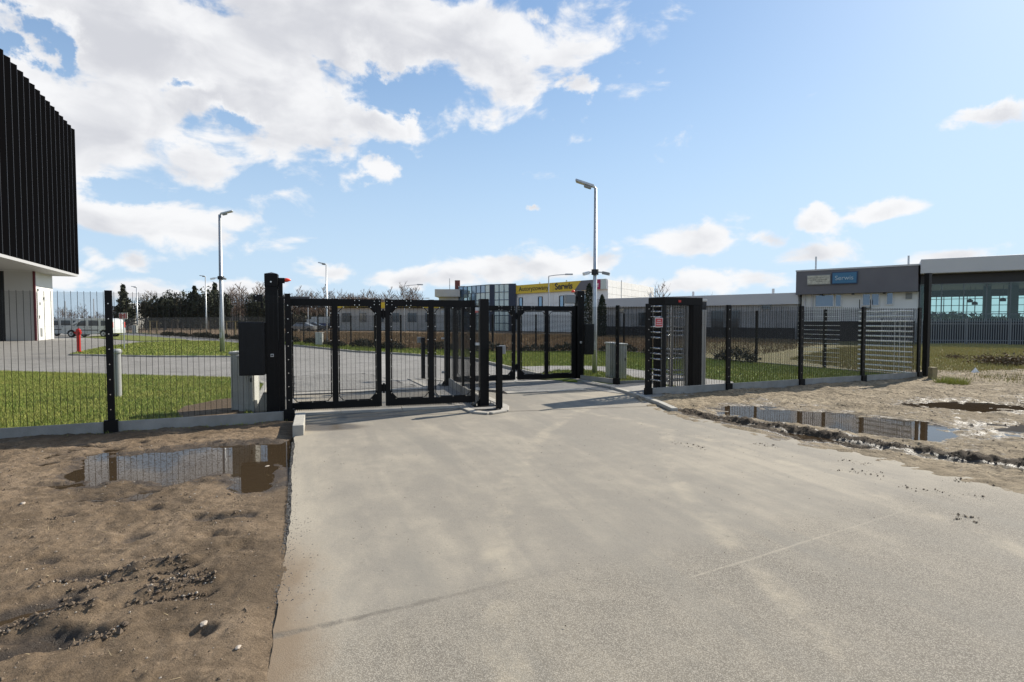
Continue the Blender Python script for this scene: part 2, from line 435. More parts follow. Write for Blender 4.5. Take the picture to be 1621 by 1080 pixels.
PAVE = pave_mat(); PAVEF = pave_far_mat()
ASPH_C = asphalt_mat('dusty asphalt')
SOILL = soil_mat('brown soil', (.19, .137, .088), (.265, .196, .130), (.05, .034, .021), -.05, -.012, .5)
SOILR = soil_mat('pale wet mud', (.24, .19, .124), (.37, .30, .205), (.055, .040, .027), -.05, -.012, .42, .75, .35)
LAWN = grass_mat('lawn', (.12, .17, .028), (.16, .20, .04), (.08, .11, .02))
LAWNB = grass_mat('lawn blades', (.16, .28, .035), (.29, .34, .065), (.42, .37, .13), True)
LAWNY = grass_mat('yellowish lawn', (.17, .20, .045), (.21, .22, .06), (.12, .15, .035))
FIELD = grass_mat('dry field', (.24, .165, .10), (.30, .22, .14), (.15, .10, .06))
MEADOW = grass_mat('rough meadow', (.16, .15, .055), (.24, .19, .09), (.09, .10, .03))
DRYB = grass_mat('dry grass blades', (.34, .235, .14), (.28, .20, .115), (.2, .15, .08), True)
MEADB = grass_mat('meadow blades', (.38, .33, .14), (.28, .30, .08), (.44, .35, .17), True)


def water_mat():
    m = bpy.data.materials.new('puddle water'); m.use_nodes = True; nt = m.node_tree; nt.nodes.clear(); L = nt.links
    out = nt.nodes.new('ShaderNodeOutputMaterial'); mx = nt.nodes.new('ShaderNodeMixShader')
    tr = nt.nodes.new('ShaderNodeBsdfTransparent'); tr.inputs[0].default_value = (.50, .38, .25, 1)
    df = nt.nodes.new('ShaderNodeBsdfDiffuse'); df.inputs[0].default_value = (.10, .068, .038, 1)
    m2 = nt.nodes.new('ShaderNodeMixShader'); m2.inputs[0].default_value = .45; L.new(tr.outputs[0], m2.inputs[1]); L.new(df.outputs[0], m2.inputs[2])
    gl = nt.nodes.new('ShaderNodeBsdfGlossy'); gl.inputs['Roughness'].default_value = .015
    fr = nt.nodes.new('ShaderNodeFresnel'); fr.inputs[0].default_value = 1.33
    geo = nt.nodes.new('ShaderNodeNewGeometry')
    no = nt.nodes.new('ShaderNodeTexNoise'); no.inputs['Scale'].default_value = 9; L.new(geo.outputs['Position'], no.inputs['Vector'])
    b = nt.nodes.new('ShaderNodeBump'); b.inputs['Strength'].default_value = .03; b.inputs['Distance'].default_value = .01
    L.new(no.outputs[0], b.inputs['Height']); L.new(b.outputs[0], fr.inputs['Normal']); L.new(b.outputs[0], gl.inputs['Normal'])
    L.new(fr.outputs[0], mx.inputs[0]); L.new(m2.outputs[0], mx.inputs[1]); L.new(gl.outputs[0], mx.inputs[2]); L.new(mx.outputs[0], out.inputs[0])
    return m


def clear_glass(name, tint, refl=1.5):
    m = bpy.data.materials.new(name); m.use_nodes = True; nt = m.node_tree; nt.nodes.clear(); L = nt.links
    out = nt.nodes.new('ShaderNodeOutputMaterial'); mx = nt.nodes.new('ShaderNodeMixShader')
    tr = nt.nodes.new('ShaderNodeBsdfTransparent'); tr.inputs[0].default_value = (*tint, 1)
    gl = nt.nodes.new('ShaderNodeBsdfGlossy'); gl.inputs['Roughness'].default_value = .02
    fr = nt.nodes.new('ShaderNodeFresnel'); fr.inputs[0].default_value = refl
    L.new(fr.outputs[0], mx.inputs[0]); L.new(tr.outputs[0], mx.inputs[1]); L.new(gl.outputs[0], mx.inputs[2]); L.new(mx.outputs[0], out.inputs[0])
    return m


WATER = water_mat(); CLEAR = clear_glass('clear pane', (.72, .86, .82))

# ------------------------------------------------------------------ geometry helpers


def tag(o, label=None, cat=None, group=None, kind=None):
    if label: o['label'] = label
    if cat: o['category'] = cat
    if group: o['group'] = group
    if kind: o['kind'] = kind
    return o


def empty(name, location, rz=0.0):
    o = bpy.data.objects.new(name, None); COL.objects.link(o); o.location = location; o.rotation_euler = (0, 0, rz); o.empty_display_size = .3
    return o


class MB:
    def __init__(s, M=None): s.v = []; s.f = []; s.M = M

    def add(s, vs, fs):
        b = len(s.v)
        for p in vs:
            p = Vector(p)
            if s.M is not None: p = s.M @ p
            s.v.append(tuple(p))
        s.f += [tuple(b + i for i in f) for f in fs]
        return s

    def box(s, c, size, rz=0.0, mtx=None):
        hx, hy, hz = size[0] / 2, size[1] / 2, size[2] / 2
        m = mtx if mtx is not None else Matrix.Rotation(rz, 3, 'Z')
        c = Vector(c)
        vs = [c + m @ Vector((x, y, z)) for x in (-hx, hx) for y in (-hy, hy) for z in (-hz, hz)]
        return s.add(vs, [(0, 1, 3, 2), (4, 6, 7, 5), (0, 4, 5, 1), (2, 3, 7, 6), (0, 2, 6, 4), (1, 5, 7, 3)])

    def bar(s, a, b, w, h=None, up=(0, 0, 1)):
        """box from a to b with section w x h"""
        a, b = Vector(a), Vector(b); h = h or w; d = b - a; l = d.length; d.normalize(); up = Vector(up)
        if abs(d.dot(up)) > .99: up = Vector((0, 1, 0))
        x = d.cross(up).normalized(); y = x.cross(d).normalized()
        m = Matrix((x, d, y)).transposed()
        return s.box((a + b) / 2, (w, l, h), mtx=m)

    def tube(s, pts, r, n=8, caps=True):
        pts = [Vector(p) for p in pts]; rs = r if isinstance(r, (list, tuple)) else [r] * len(pts)
        b = len(s.v); rings = []
        for i, p in enumerate(pts):
            d = (pts[min(i + 1, len(pts) - 1)] - pts[max(i - 1, 0)]).normalized()
            up = Vector((0, 0, 1)) if abs(d.z) < .95 else Vector((1, 0, 0))
            x = d.cross(up).normalized(); y = x.cross(d).normalized()
            rings.append([p + (x * math.cos(2 * math.pi * k / n) + y * math.sin(2 * math.pi * k / n)) * rs[i] for k in range(n)])
        vs = [q for rg in rings for q in rg]; fs = []
        for i in range(len(pts) - 1):
            for k in range(n):
                fs.append((i * n + k, i * n + (k + 1) % n, (i + 1) * n + (k + 1) % n, (i + 1) * n + k))
        if caps:
            fs.append(tuple(range(n))[::-1]); fs.append(tuple((len(pts) - 1) * n + k for k in range(n)))
        return s.add(vs, fs)

    def poly(s, pts, z): return s.add([(p[0], p[1], z) for p in pts], [tuple(range(len(pts)))])

    def prism(s, pts, z0, z1):
        n = len(pts)
        vs = [(p[0], p[1], z0) for p in pts] + [(p[0], p[1], z1) for p in pts]
        fs = [tuple(range(n))[::-1], tuple(range(n, 2 * n))] + [(i, (i + 1) % n, n + (i + 1) % n, n + i) for i in range(n)]
        return s.add(vs, fs)

    def extrude_profile(s, prof, y0, y1, inset=0.0, zmid=None):
        """side profile (x,z) swept across y; points above zmid are inset (tumblehome)"""
        n = len(prof)
        def yy(z, y): return y if zmid is None or z < zmid else y - math.copysign(inset, y) * min(1, (z - zmid) / .5)
        vs = [(x, yy(z, y0), z) for x, z in prof] + [(x, yy(z, y1), z) for x, z in prof]
        fs = [tuple(range(n)), tuple(range(n, 2 * n))[::-1]] + [(i, n + i, n + (i + 1) % n, (i + 1) % n) for i in range(n)]
        return s.add(vs, fs)

    def mesh(s, name, m=None, smooth=False):
        me = bpy.data.meshes.new(name); me.from_pydata(s.v, [], s.f); me.update()
        bm = bmesh.new(); bm.from_mesh(me); bmesh.ops.recalc_face_normals(bm, faces=bm.faces); bm.to_mesh(me); bm.free()
        if len(me.polygons) == 1 and me.polygons[0].normal.z < 0: me.flip_normals()
        if m: me.materials.append(m)
        if smooth: me.polygons.foreach_set('use_smooth', [True] * len(me.polygons))
        return me

    def build(s, name, m, parent=None, bevel=0.0, smooth=False):
        return put(name, s.mesh(name, m, smooth), parent, bevel=bevel)


def put(name, me, parent=None, location=None, rz=0.0, bevel=0.0):
    o = bpy.data.objects.new(name, me); COL.objects.link(o)
    if parent: o.parent = parent
    if location is not None: o.location = location
    if rz: o.rotation_euler = (0, 0, rz)
    if bevel:
        b = o.modifiers.new('bevel', 'BEVEL'); b.width = bevel; b.segments = 2; b.limit_method = 'ANGLE'; b.angle_limit = R(40)
    return o


def kids(o): return [c for c in bpy.data.objects if c.parent == o]


def copy_tree(o, parent=None):
    c = o.copy(); COL.objects.link(c); c.parent = parent
    for ch in kids(o): copy_tree(ch, c)
    return c


def vnoise(x, y, seed, scale):
    x = x * scale + seed * 17.3; y = y * scale + seed * 9.1
    xi = np.floor(x).astype(np.int64); yi = np.floor(y).astype(np.int64); fx = x - xi; fy = y - yi
    fx = fx * fx * (3 - 2 * fx); fy = fy * fy * (3 - 2 * fy)
    def h(a, b):
        n = (a * 374761393 + b * 668265263 + seed * 1442695) & 0x7fffffff
        n = ((n ^ (n >> 13)) * 1274126177) & 0x7fffffff
        return ((n ^ (n >> 16)) & 0xffff) / 65535.0
    return (h(xi, yi) * (1 - fx) + h(xi + 1, yi) * fx) * (1 - fy) + (h(xi, yi + 1) * (1 - fx) + h(xi + 1, yi + 1) * fx) * fy - .5


def fbm(x, y, seed, scale, oct=5, gain=.5):
    a = 1; s = 0
    for i in range(oct): s = s + a * vnoise(x, y, seed + i, scale); a *= gain; scale *= 2.03
    return s


def inside(px, py, poly):
    c = np.zeros(px.shape, bool); n = len(poly)
    for i in range(n):
        x0, y0 = poly[i]; x1, y1 = poly[(i + 1) % n]
        if y0 == y1: continue
        k = ((y0 > py) != (y1 > py)) & (px < (x1 - x0) * (py - y0) / (y1 - y0) + x0)
        c ^= k
    return c


def segdist(x, y, a, b):
    ax, ay = a; bx, by = b; dx, dy = bx - ax, by - ay; t = np.clip(((x - ax) * dx + (y - ay) * dy) / (dx * dx + dy * dy), 0, 1)
    return np.hypot(x - ax - t * dx, y - ay - t * dy), t


def linedist(x, y, pts):
    d = None
    for a, b in zip(pts[:-1], pts[1:]):
        q, _ = segdist(x, y, a, b); d = q if d is None else np.minimum(d, q)
    return d


def grid_mesh(name, xs, ys, zf, keep, m, churn=None):
    X, Y = np.meshgrid(xs, ys); Z = zf(X, Y); nx, ny = len(xs), len(ys)
    idx = np.arange(nx * ny).reshape(ny, nx)
    q = np.stack([idx[:-1, :-1], idx[:-1, 1:], idx[1:, 1:], idx[1:, :-1]], -1).reshape(-1, 4)
    k = keep(X, Y).reshape(-1)[q].all(1); q = q[k]
    used = np.unique(q); remap = -np.ones(nx * ny, int); remap[used] = np.arange(len(used)); q = remap[q]
    co = np.stack([X.reshape(-1)[used], Y.reshape(-1)[used], Z.reshape(-1)[used]], -1)
    me = bpy.data.meshes.new(name); me.vertices.add(len(co)); me.vertices.foreach_set('co', co.ravel())
    me.loops.add(len(q) * 4); me.loops.foreach_set('vertex_index', q.ravel()); me.polygons.add(len(q))
    me.polygons.foreach_set('loop_start', np.arange(0, len(q) * 4, 4)); me.update(calc_edges=True)
    me.polygons.foreach_set('use_smooth', np.ones(len(q), bool)); me.materials.append(m)
    if churn is not None:
        a = me.attributes.new('churn', 'FLOAT', 'POINT'); a.data.foreach_set('value', churn(co[:, 0], co[:, 1]).astype(np.float32))
    return me


def tri_mesh(name, co, m):
    """co: (n,3,3) loose triangles"""
    n = len(co); me = bpy.data.meshes.new(name); me.vertices.add(n * 3); me.vertices.foreach_set('co', co.astype(np.float32).ravel())
    me.loops.add(n * 3); me.loops.foreach_set('vertex_index', np.arange(n * 3)); me.polygons.add(n)
    me.polygons.foreach_set('loop_start', np.arange(0, n * 3, 3)); me.update(calc_edges=True); me.materials.append(m)
    return me


def blades(x, y, z, h, w, m, name, lean=.5):
    n = len(x); z = np.zeros(n) + z; a = nrs.rand(n) * 2 * np.pi; hh = h * (.55 + .9 * nrs.rand(n)); ww = w * (.7 + .6 * nrs.rand(n))
    co = np.zeros((n, 3, 3)); co[:, 0] = np.stack([x - np.cos(a) * ww / 2, y - np.sin(a) * ww / 2, z], -1)
    co[:, 1] = np.stack([x + np.cos(a) * ww / 2, y + np.sin(a) * ww / 2, z], -1)
    b = nrs.rand(n) * 2 * np.pi; l = lean * hh * nrs.rand(n)
    co[:, 2] = np.stack([x + np.cos(b) * l, y + np.sin(b) * l, z + hh], -1)
    return tri_mesh(name, co, m)


def scatter_in(poly, n):
    p = np.array(poly); lo, hi = p.min(0), p.max(0); xs = []; ys = []; c = 0
    while c < n:
        x = lo[0] + nrs.rand(n) * (hi[0] - lo[0]); y = lo[1] + nrs.rand(n) * (hi[1] - lo[1]); k = inside(x, y, poly)
        xs.append(x[k]); ys.append(y[k]); c += k.sum()
        if k.sum() == 0: break
    return np.concatenate(xs)[:n], np.concatenate(ys)[:n]


def ragged(pts, step=.12, amp=.05, seed=3):
    out = []
    for a, b in zip(pts[:-1], pts[1:]):
        d = math.hypot(b[0] - a[0], b[1] - a[1]); n = max(1, int(d / step))
        for i in range(n):
            t = i / n; x = a[0] + (b[0] - a[0]) * t; y = a[1] + (b[1] - a[1]) * t
            f = float(fbm(np.array([x * 1.0]), np.array([y * 1.0]), seed, 2.2, 4, .6)[0]) * amp * 2
            g_ = float(fbm(np.array([x]), np.array([y]), seed + 40, 9, 2)[0]) * amp
            out.append((x + (f + g_) * (b[1] - a[1]) / d, y - (f + g_) * (b[0] - a[0]) / d))
    out.append(pts[-1]); return out


def sheet(name, pts, z, m, thick=0.0):
    b = MB()
    if thick: b.prism(pts, z - thick, z)
    else: b.poly(pts, z)
    me = bpy.data.meshes.new(name); bm = bmesh.new()
    vs = [bm.verts.new(v) for v in b.v]
    for f in b.f:
        try: bm.faces.new([vs[i] for i in f])
        except ValueError: pass
    bmesh.ops.recalc_face_normals(bm, faces=bm.faces)
    bmesh.ops.triangulate(bm, faces=[f for f in bm.faces if len(f.verts) > 4])
    bm.to_mesh(me); bm.free(); me.materials.append(m)
    if not thick and len(me.polygons) and me.polygons[0].normal.z < 0:
        me.flip_normals()
    return tag(put(name, me), kind='structure')

# ================================================================== GROUND
tag(put('field', MB().poly([(-900, -300), (900, -300), (900, 2200), (-900, 2200)], -.14).mesh('field', FIELD)), kind='structure')

LEFT_EDGE = [gp(470, 664), gp(466, 690), gp(462, 760), gp(458, 850), gp(445, 930), gp(432, 990), gp(424, 1080), (-.75, 1.3), (-.2, 0), (.4, -1.6), (1.2, -4)]
RIGHT_EDGE = [gp(1040, 643), gp(1100, 663), gp(1230, 692), gp(1400, 726), gp(1621, 775), (7.2, 3.2), (12, -1), (20, -5)]
SEAM_ = [gp(410, 1018), gp(480, 998), gp(560, 975), gp(640, 956), gp(760, 932), gp(893, 905), gp(975, 883), gp(1120, 852), gp(1300, 820), gp(1500, 790), gp(1640, 772)]
le = ragged(LEFT_EDGE, .05, .014, 5); re_ = ragged(RIGHT_EDGE, .12, .10, 9)
sheet('drive_asphalt', le[:] + [(20, -5)] + re_[::-1], 0.0, ASPH_C, .05)
sheet('lane_asphalt', [gp(470, 664), gp(462, 627), gp(677, 617), gp(700, 612), gp(800, 624), gp(905, 602), gp(1000, 626), gp(1040, 643)], .004, ASPH_C)

# yard: everything paved inside the fences, lawns on top
PERIM = [(11.39, 15.6), (5.7, 28.3), (-1, 28.8), (-6.2, 31), (-10, 34.5), (-15, 40), (-24, 48), (-36, 59), (-52, 73), (-80, 97)]
yard = [loc(-30), loc(-8), loc(2.55), loc(2.55, 1.6), gp(464, 625), gp(677, 615.5), gp(705, 611), gp(800, 620), gp(925, 616), gp(1000, 626), gp(1024, 633), loc(18.79)] + PERIM[1:] + [(-120, 97), (-120, 10)]
sheet('yard_paving', yard, 0.014, PAVEF, .1)

K_RIGHT = [gp(231, 528), gp(382, 538), gp(466, 548), gp(560, 558), gp(634, 562), gp(750, 570), gp(780, 578), gp(853, 596)]
lawn_r = [(p[0] , p[1]) for p in PERIM[:9]] + [gp(205, 527)] + K_RIGHT + [gp(900, 602), loc(8.5, 4.6), gp(977, 611), loc(10.4, 2.3), loc(11.2, .1), loc(18.7, .1)]
sheet('right_lawn', lawn_r, .05, LAWN, .08)
lawn_a = [loc(-30, .05), loc(-8, .05), loc(1.9, .05), gp(398, 652), gp(412, 630), gp(420, 612), gp(405, 604), gp(370, 600.5), gp(200, 596), gp(0, 590), (-30, 20.6), (-60, 24)]
sheet('near_lawn', lawn_a, .05, LAWN, .08)
lawn_b = [gp(110, 562), gp(160, 551), gp(222, 543), gp(300, 540.5), gp(340, 541), gp(382, 545), gp(425, 551), gp(433, 556), gp(420, 562), gp(380, 565), gp(250, 565.5)]
sheet('middle_lawn', lawn_b, .05, LAWN, .08)
lawn_c = [gp(128, 534.5), gp(180, 530.3), gp(231, 533), gp(284, 537), gp(300, 539.5), gp(222, 540.8)]
sheet('far_lawn', lawn_c, .05, LAWNY, .08)
path = [gp(820, 583.5), gp(870, 582), gp(930, 582), gp(975, 584), gp(1020, 590), gp(1075, 598), gp(1160, 608), gp(1165, 615), gp(1110, 622), gp(1050, 612), gp(1020, 604), gp(970, 594), gp(935, 589), gp(880, 589), gp(853, 595)]
sheet('footpath', path, .062, PAVEF, .05)
bare = [gp(281, 656), gp(292, 648), gp(318, 643), gp(345, 637), gp(372, 634), gp(392, 645), gp(384, 664), gp(330, 668), gp(287, 668)]
sheet('bare_soil_patch', bare, .058, SOILL, .02)
FORE = [gp(912, 606), gp(977, 613), gp(1030, 607), loc(10.9, 1.3), loc(10.9, .08), gp(1027, 633), gp(1000, 623)]
sheet('turnstile_forecourt', FORE, .058, PAVEF, .05)

MEAD = [loc(19.3, .3), gp(1480, 606), gp(1560, 611), gp(1700, 618), (60, 12), (120, 60), (34, 46), (11.4, 42), (6.5, 28.6), (11.6, 15.7)]
sheet('rough_meadow', MEAD, -.05, MEADOW, .05)


THR = mat('worn threshold concrete', (.31, .29, .25), .88, 0, (.40, .37, .32), 4, .4, 50)


def kerb_run(name, pts, w=.12, h=.1, z0=0.0, step=1.0, m=KERB):
    if h < .05: m = THR
    root = empty(name, (0, 0, 0)); tag(root, kind='structure')
    for a, b in zip(pts[:-1], pts[1:]):
        a, b = Vector(a[:2]), Vector(b[:2]); L_ = (b - a).length; n = max(1, round(L_ / step)); d = (b - a).normalized()
        for i in range(n):
            p = a + d * (L_ * i / n + .004); q = a + d * (L_ * (i + 1) / n - .004)
            MB().bar((p.x, p.y, z0 + h / 2 + rnd.uniform(-.003, .003)), (q.x, q.y, z0 + h / 2 + rnd.uniform(-.003, .003)), w, h).build('kerb_stone', m, root, bevel=.008)
    return root


GA, GB = Vector((-3.895, 9.59)), Vector((-.71, 10.60))        # gate one line
HA, HB = Vector((-1.48, 14.0)), Vector((1.70, 15.1))         # gate two line
gu = (GB - GA).normalized(); gn = Vector((-gu.y, gu.x))
hu = (HB - HA).normalized(); hn = Vector((-hu.y, hu.x))
kerb_run('gate_threshold_near', [GA + gn * .02 - gu * .2, GB + gn * .02 - gu * .3], .3, .03, .0)
kerb_run('paving_edge_left_lane', [gp(455, 625.5), gp(677, 615.8)], .28, .032, .0)
kerb_run('paving_edge_right_lane', [gp(800, 623), gp(925, 617.8)], .26, .032, .0)
kerb_run('gate_threshold_far', [HA - hu * .1, HB + hu * .1], .3, .03, .0)
kerb_run('island_kerb', [gp(751, 654), gp(717, 640), gp(677, 614), gp(649, 601), gp(702, 604), gp(728, 611), gp(800, 645), gp(799, 652), gp(775, 656), gp(751, 654)], .14, .035, .0, .6)
kerb_run('drive_kerb_right', [gp(853, 597), gp(905, 602), gp(955, 612), gp(1000, 625), gp(1045, 641), gp(1068, 652)], .12, .065, .0, .8)
kerb_run('far_lane_kerb', [gp(466, 548), gp(560, 558), gp(634, 562), gp(750, 570), gp(780, 578), gp(853, 596)], .12, .1, .0, 1.0)
kerb_run('left_lane_kerb', [gp(399, 655), gp(414, 628), gp(421, 612), gp(404, 604), gp(370, 600.5)], .12, .08, .0, .7)
kerb_run('middle_lawn_kerb', [gp(110, 563), gp(250, 566), gp(380, 566), gp(421, 563)], .12, .08, .0, 1.5)
kerb_run('drive_kerb_end', [gp(472, 690), gp(476, 668)], .15, .17, -.02, 1.0)
ih = sheet('island_paving', [gp(748, 650), gp(719, 640), gp(679, 615), gp(655, 602), gp(700, 605), gp(725, 611), gp(795, 645), gp(790, 650)], .024, PAVEF)

# individual pavers where the left lane begins
pr = tag(empty('lane_pavers', (0, 0, 0)), kind='structure')
e0, e1 = Vector(gp(460, 623.5)), Vector(gp(672, 614))
eu = (e1 - e0).normalized(); en = Vector((-eu.y, eu.x)); EL = (e1 - e0).length; ea = math.atan2(eu.y, eu.x)
pm = MB().box((0, 0, 0), (.194, .094, .05)).mesh('paver', PAVE)
rest = MB(); cnt = 0
for r_ in range(40):
    for c_ in range(int(EL / .2)):
        p = e0 + eu * ((c_ + .5 + (.5 if r_ % 2 else 0)) * .2) + en * (.18 + r_ * .1)
        if c_ * .2 + .3 > EL - r_ * .02: continue
        z = .002 + rnd.uniform(-.0015, .002)
        if cnt < 290: put('paver', pm, pr, (p.x, p.y, z), ea); cnt += 1
        else: rest.box((p.x, p.y, z), (.194, .094, .05), ea)
tag(rest.build('pavers_beyond', PAVE, pr), kind='stuff')

# ---- soil on the left
PUD_L = [gp(110, 752), gp(135, 728), gp(150, 718), gp(215, 716), gp(300, 704), gp(370, 699), (gp(474, 694)), gp(476, 712), gp(462, 745), gp(440, 766), gp(395, 772), gp(355, 750), gp(320, 752), gp(260, 764), gp(200, 750), gp(150, 766)]
RUTS = [([gp(-60, 985), gp(100, 948)], .09, .075), ([gp(-60, 1045), gp(60, 1015)], .09, .06), ([gp(100, 935), gp(300, 895)], .035, .045), ([gp(200, 955), gp(330, 940)], .03, .045),
        ([gp(120, 1010), gp(175, 1000)], .04, .05), ([gp(240, 920), gp(330, 905)], .03, .03)]
RIDGE = [([gp(60, 925), gp(300, 885)], .03, .025), ([gp(230, 940), gp(340, 918)], .03, .03), ([gp(-20, 1000), gp(150, 965)], .04, .03), ([gp(110, 1020), gp(200, 1000)], .03, .02)]
ASPH_POLY = le[:] + [(20, -5)] + re_[::-1]


def zl(X, Y):
    f = fbm(X, Y, 3, .9, 3) * .034 + fbm(X, Y, 13, 3.5, 4, .6) * .026 + fbm(X, Y, 23, 13, 3, .75) * .017
    d = linedist(X, Y, PUD_L + [PUD_L[0]]); ins = inside(X, Y, PUD_L)
    sgn = np.where(ins, d, -d) + fbm(X, Y, 33, 2.5, 3) * .22
    dip = 1 / (1 + np.exp(-(sgn) / .05))
    # footprints and lumps
    k = vnoise(X * 1.0, Y * 1.4, 51, 3.2); f = f - np.clip(k - .28, 0, 1) * .22
    z = -.002 + f * (1 - .55 * dip) - dip * .055
    for pts, w, dep in RUTS:
        q = linedist(X, Y, pts) + fbm(X, Y, 61, 6, 3) * .03; z = z - dep * np.exp(-(q / w) ** 2)
    for pts, w, dep in RIDGE:
        q = linedist(X, Y, pts) + fbm(X, Y, 71, 7, 3) * .03; z = z + 1.3 * dep * np.exp(-(q / w) ** 2) * (1 + 1.2 * vnoise(X, Y, 5, 12) + .8 * vnoise(X, Y, 6, 30))
    ed = linedist(X, Y, LEFT_EDGE)
    ins = inside(X, Y, ASPH_POLY); sd_ = np.where(ins, ed, -ed)
    over = 1 / (1 + np.exp((Y - 4.3) / .25)); wb = np.exp(-(ed / .22) ** 2)
    edgez = fbm(X, Y, 81, 5, 4, .6) * .008 - .004 + .003 * over + over * fbm(X, Y, 91, 2.4, 4, .6) * .022 - sd_ * .12 - .05 * np.exp(-((Y - 7.1) / .75) ** 2)
    z = np.where(ins, edgez - .014 * (1 - over) - np.clip(sd_ - .15, 0, 1) * .2, z * (1 - wb) + edgez * wb - .022 * (1 - over) * wb)
    # a lip of settled soil along the fence plinth
    t = (X - O.x) * NN.x + (Y - O.y) * NN.y
    z = z + .03 * np.exp(-(t / .35) ** 2)
    return np.clip(z, -.125, .12)


def keep_l(X, Y):
    t = (X - O.x) * NN.x + (Y - O.y) * NN.y
    return (t < .02) & (X / np.maximum(Y, .1) > -1.25 - 3 / np.maximum(Y, .1))


def churn_l(x, y):
    c = np.zeros(x.shape)
    for pts, w, dep in RIDGE + RUTS: c = np.maximum(c, .62 * np.exp(-(linedist(x, y, pts) / (w * 1.2)) ** 2))
    d = linedist(x, y, PUD_L + [PUD_L[0]]); d = np.where(inside(x, y, PUD_L), 0, d); c = np.maximum(c, .62 * np.exp(-(d / .28) ** 2))
    return np.maximum(c, .5 * np.exp(-(linedist(x, y, LEFT_EDGE[1:4]) / .06) ** 2))


put_l = put('bare_soil', grid_mesh('bare_soil', np.arange(-13.5, -.2, .021), np.arange(1.0, 9.4, .021), zl, lambda X, Y: keep_l(X, Y) & ~(inside(X, Y, ASPH_POLY) & (linedist(X, Y, LEFT_EDGE) > .45)), SOILL, churn_l))
tag(put_l, kind='structure')
tag(put('puddle', MB().poly([gp(60, 790), gp(60, 705), gp(470, 690), gp(490, 700), gp(480, 780)], -.036).mesh('puddle', WATER)), kind='structure')
tag(put('rut_puddle', MB().poly([(-4.2, 2.9), (-1.9, 2.9), (-1.9, 4.0), (-4.2, 4.0)], -.064).mesh('rut_puddle', WATER)), kind='structure')

# ---- mud on the right
PUD_R = [gp(1120, 650), gp(1165, 641), gp(1250, 646), gp(1330, 652), gp(1420, 662), gp(1500, 675), gp(1520, 690), gp(1490, 697), gp(1420, 693), gp(1350, 680), gp(1260, 668), gp(1180, 660)]
PUD_R2 = [gp(1450, 636), gp(1500, 632), gp(1600, 640), gp(1621, 650), gp(1560, 651), gp(1480, 643)]
PUD_R3 = [gp(1230, 690), gp(1262, 684), gp(1300, 690), gp(1290, 700), gp(1250, 698)]
PUD_R4 = [gp(1540, 668), gp(1640, 672), gp(1660, 690), gp(1560, 688)]
RB = [gp(1060, 646), gp(1160, 665), gp(1260, 680), gp(1370, 698), gp(1500, 718), gp(1700, 750)]
RB2 = [gp(1090, 655), gp(1200, 678), gp(1320, 700), gp(1380, 708)]


def zr(X, Y):
    f = fbm(X, Y, 103, .8, 3) * .05 + fbm(X, Y, 113, 4.0, 4, .6) * .05 + fbm(X, Y, 123, 15, 3, .6) * .022
    z = .008 + f * .85
    for P, dep, soft in ((PUD_R, .075, .14), (PUD_R2, .06, .2), (PUD_R3, .06, .10), (PUD_R4, .06, .2)):
        d = linedist(X, Y, P + [P[0]]); ins = inside(X, Y, P); sg = np.where(ins, d, -d) + fbm(X, Y, 133, 3, 3) * .3
        dip = 1 / (1 + np.exp(-sg / soft)); z = z * (1 - .6 * dip) - dip * dep
    for pts, w, dep in ((RB, .085, .034), (RB2, .06, .024)):
        q = linedist(X, Y, pts) + fbm(X, Y, 141, 5, 3) * .10; z = z + dep * np.exp(-(q / w) ** 2) * (1 + .9 * vnoise(X, Y, 7, 9) + 1.3 * vnoise(X, Y, 8, 20))
    q = linedist(X, Y, [(p[0] - .1, p[1] - .28) for p in RB]) + fbm(X, Y, 151, 4, 3) * .08; z = z - .05 * np.exp(-(q / .12) ** 2)
    ed = linedist(X, Y, RIGHT_EDGE); ins = inside(X, Y, ASPH_POLY)
    wb = np.exp(-(ed / .18) ** 2); edgez = fbm(X, Y, 181, 4, 4, .6) * .03 + .006 - np.where(ins, ed, -ed) * .05
    z = np.where(ins, edgez - np.clip(ed - .2, 0, 1) * .2, z * (1 - wb) + edgez * wb)
    t = (X - O.x) * NN.x + (Y - O.y) * NN.y
    z = z + .03 * np.exp(-(t / .4) ** 2)
    return np.clip(z, -.125, .14)


def keep_r(X, Y):
    t = (X - O.x) * NN.x + (Y - O.y) * NN.y; s = (X - O.x) * U.x + (Y - O.y) * U.y
    k = (t < .02) | ((s > 19.0) & (t < 1.6 + .25 * np.sin(X * 2)))
    return k & ~inside(X, Y, ASPH_POLY) | (k & inside(X, Y, ASPH_POLY) & (linedist(X, Y, RIGHT_EDGE) < .6))


def churn_r(x, y):
    c = np.zeros(x.shape)
    for pts, w in ((RB, .13), (RB2, .12)): c = np.maximum(c, 2.6 * np.exp(-((linedist(x, y, pts) + fbm(x, y, 141, 5, 3) * .10) / w) ** 2))
    c = np.maximum(c, .42 * np.exp(-(linedist(x, y, [(p[0] + .1, p[1] - .2) for p in RB]) / .45) ** 2))
    for P, a in ((PUD_R, .42), (PUD_R2, .5), (PUD_R4, .5), (PUD_R3, .46)):
        d = linedist(x, y, P + [P[0]]); d = np.where(inside(x, y, P), 0, d); c = np.maximum(c, a * np.exp(-(d / .8) ** 2))
    return np.maximum(c, .27 + .34 * fbm(x, y, 171, .9, 3))


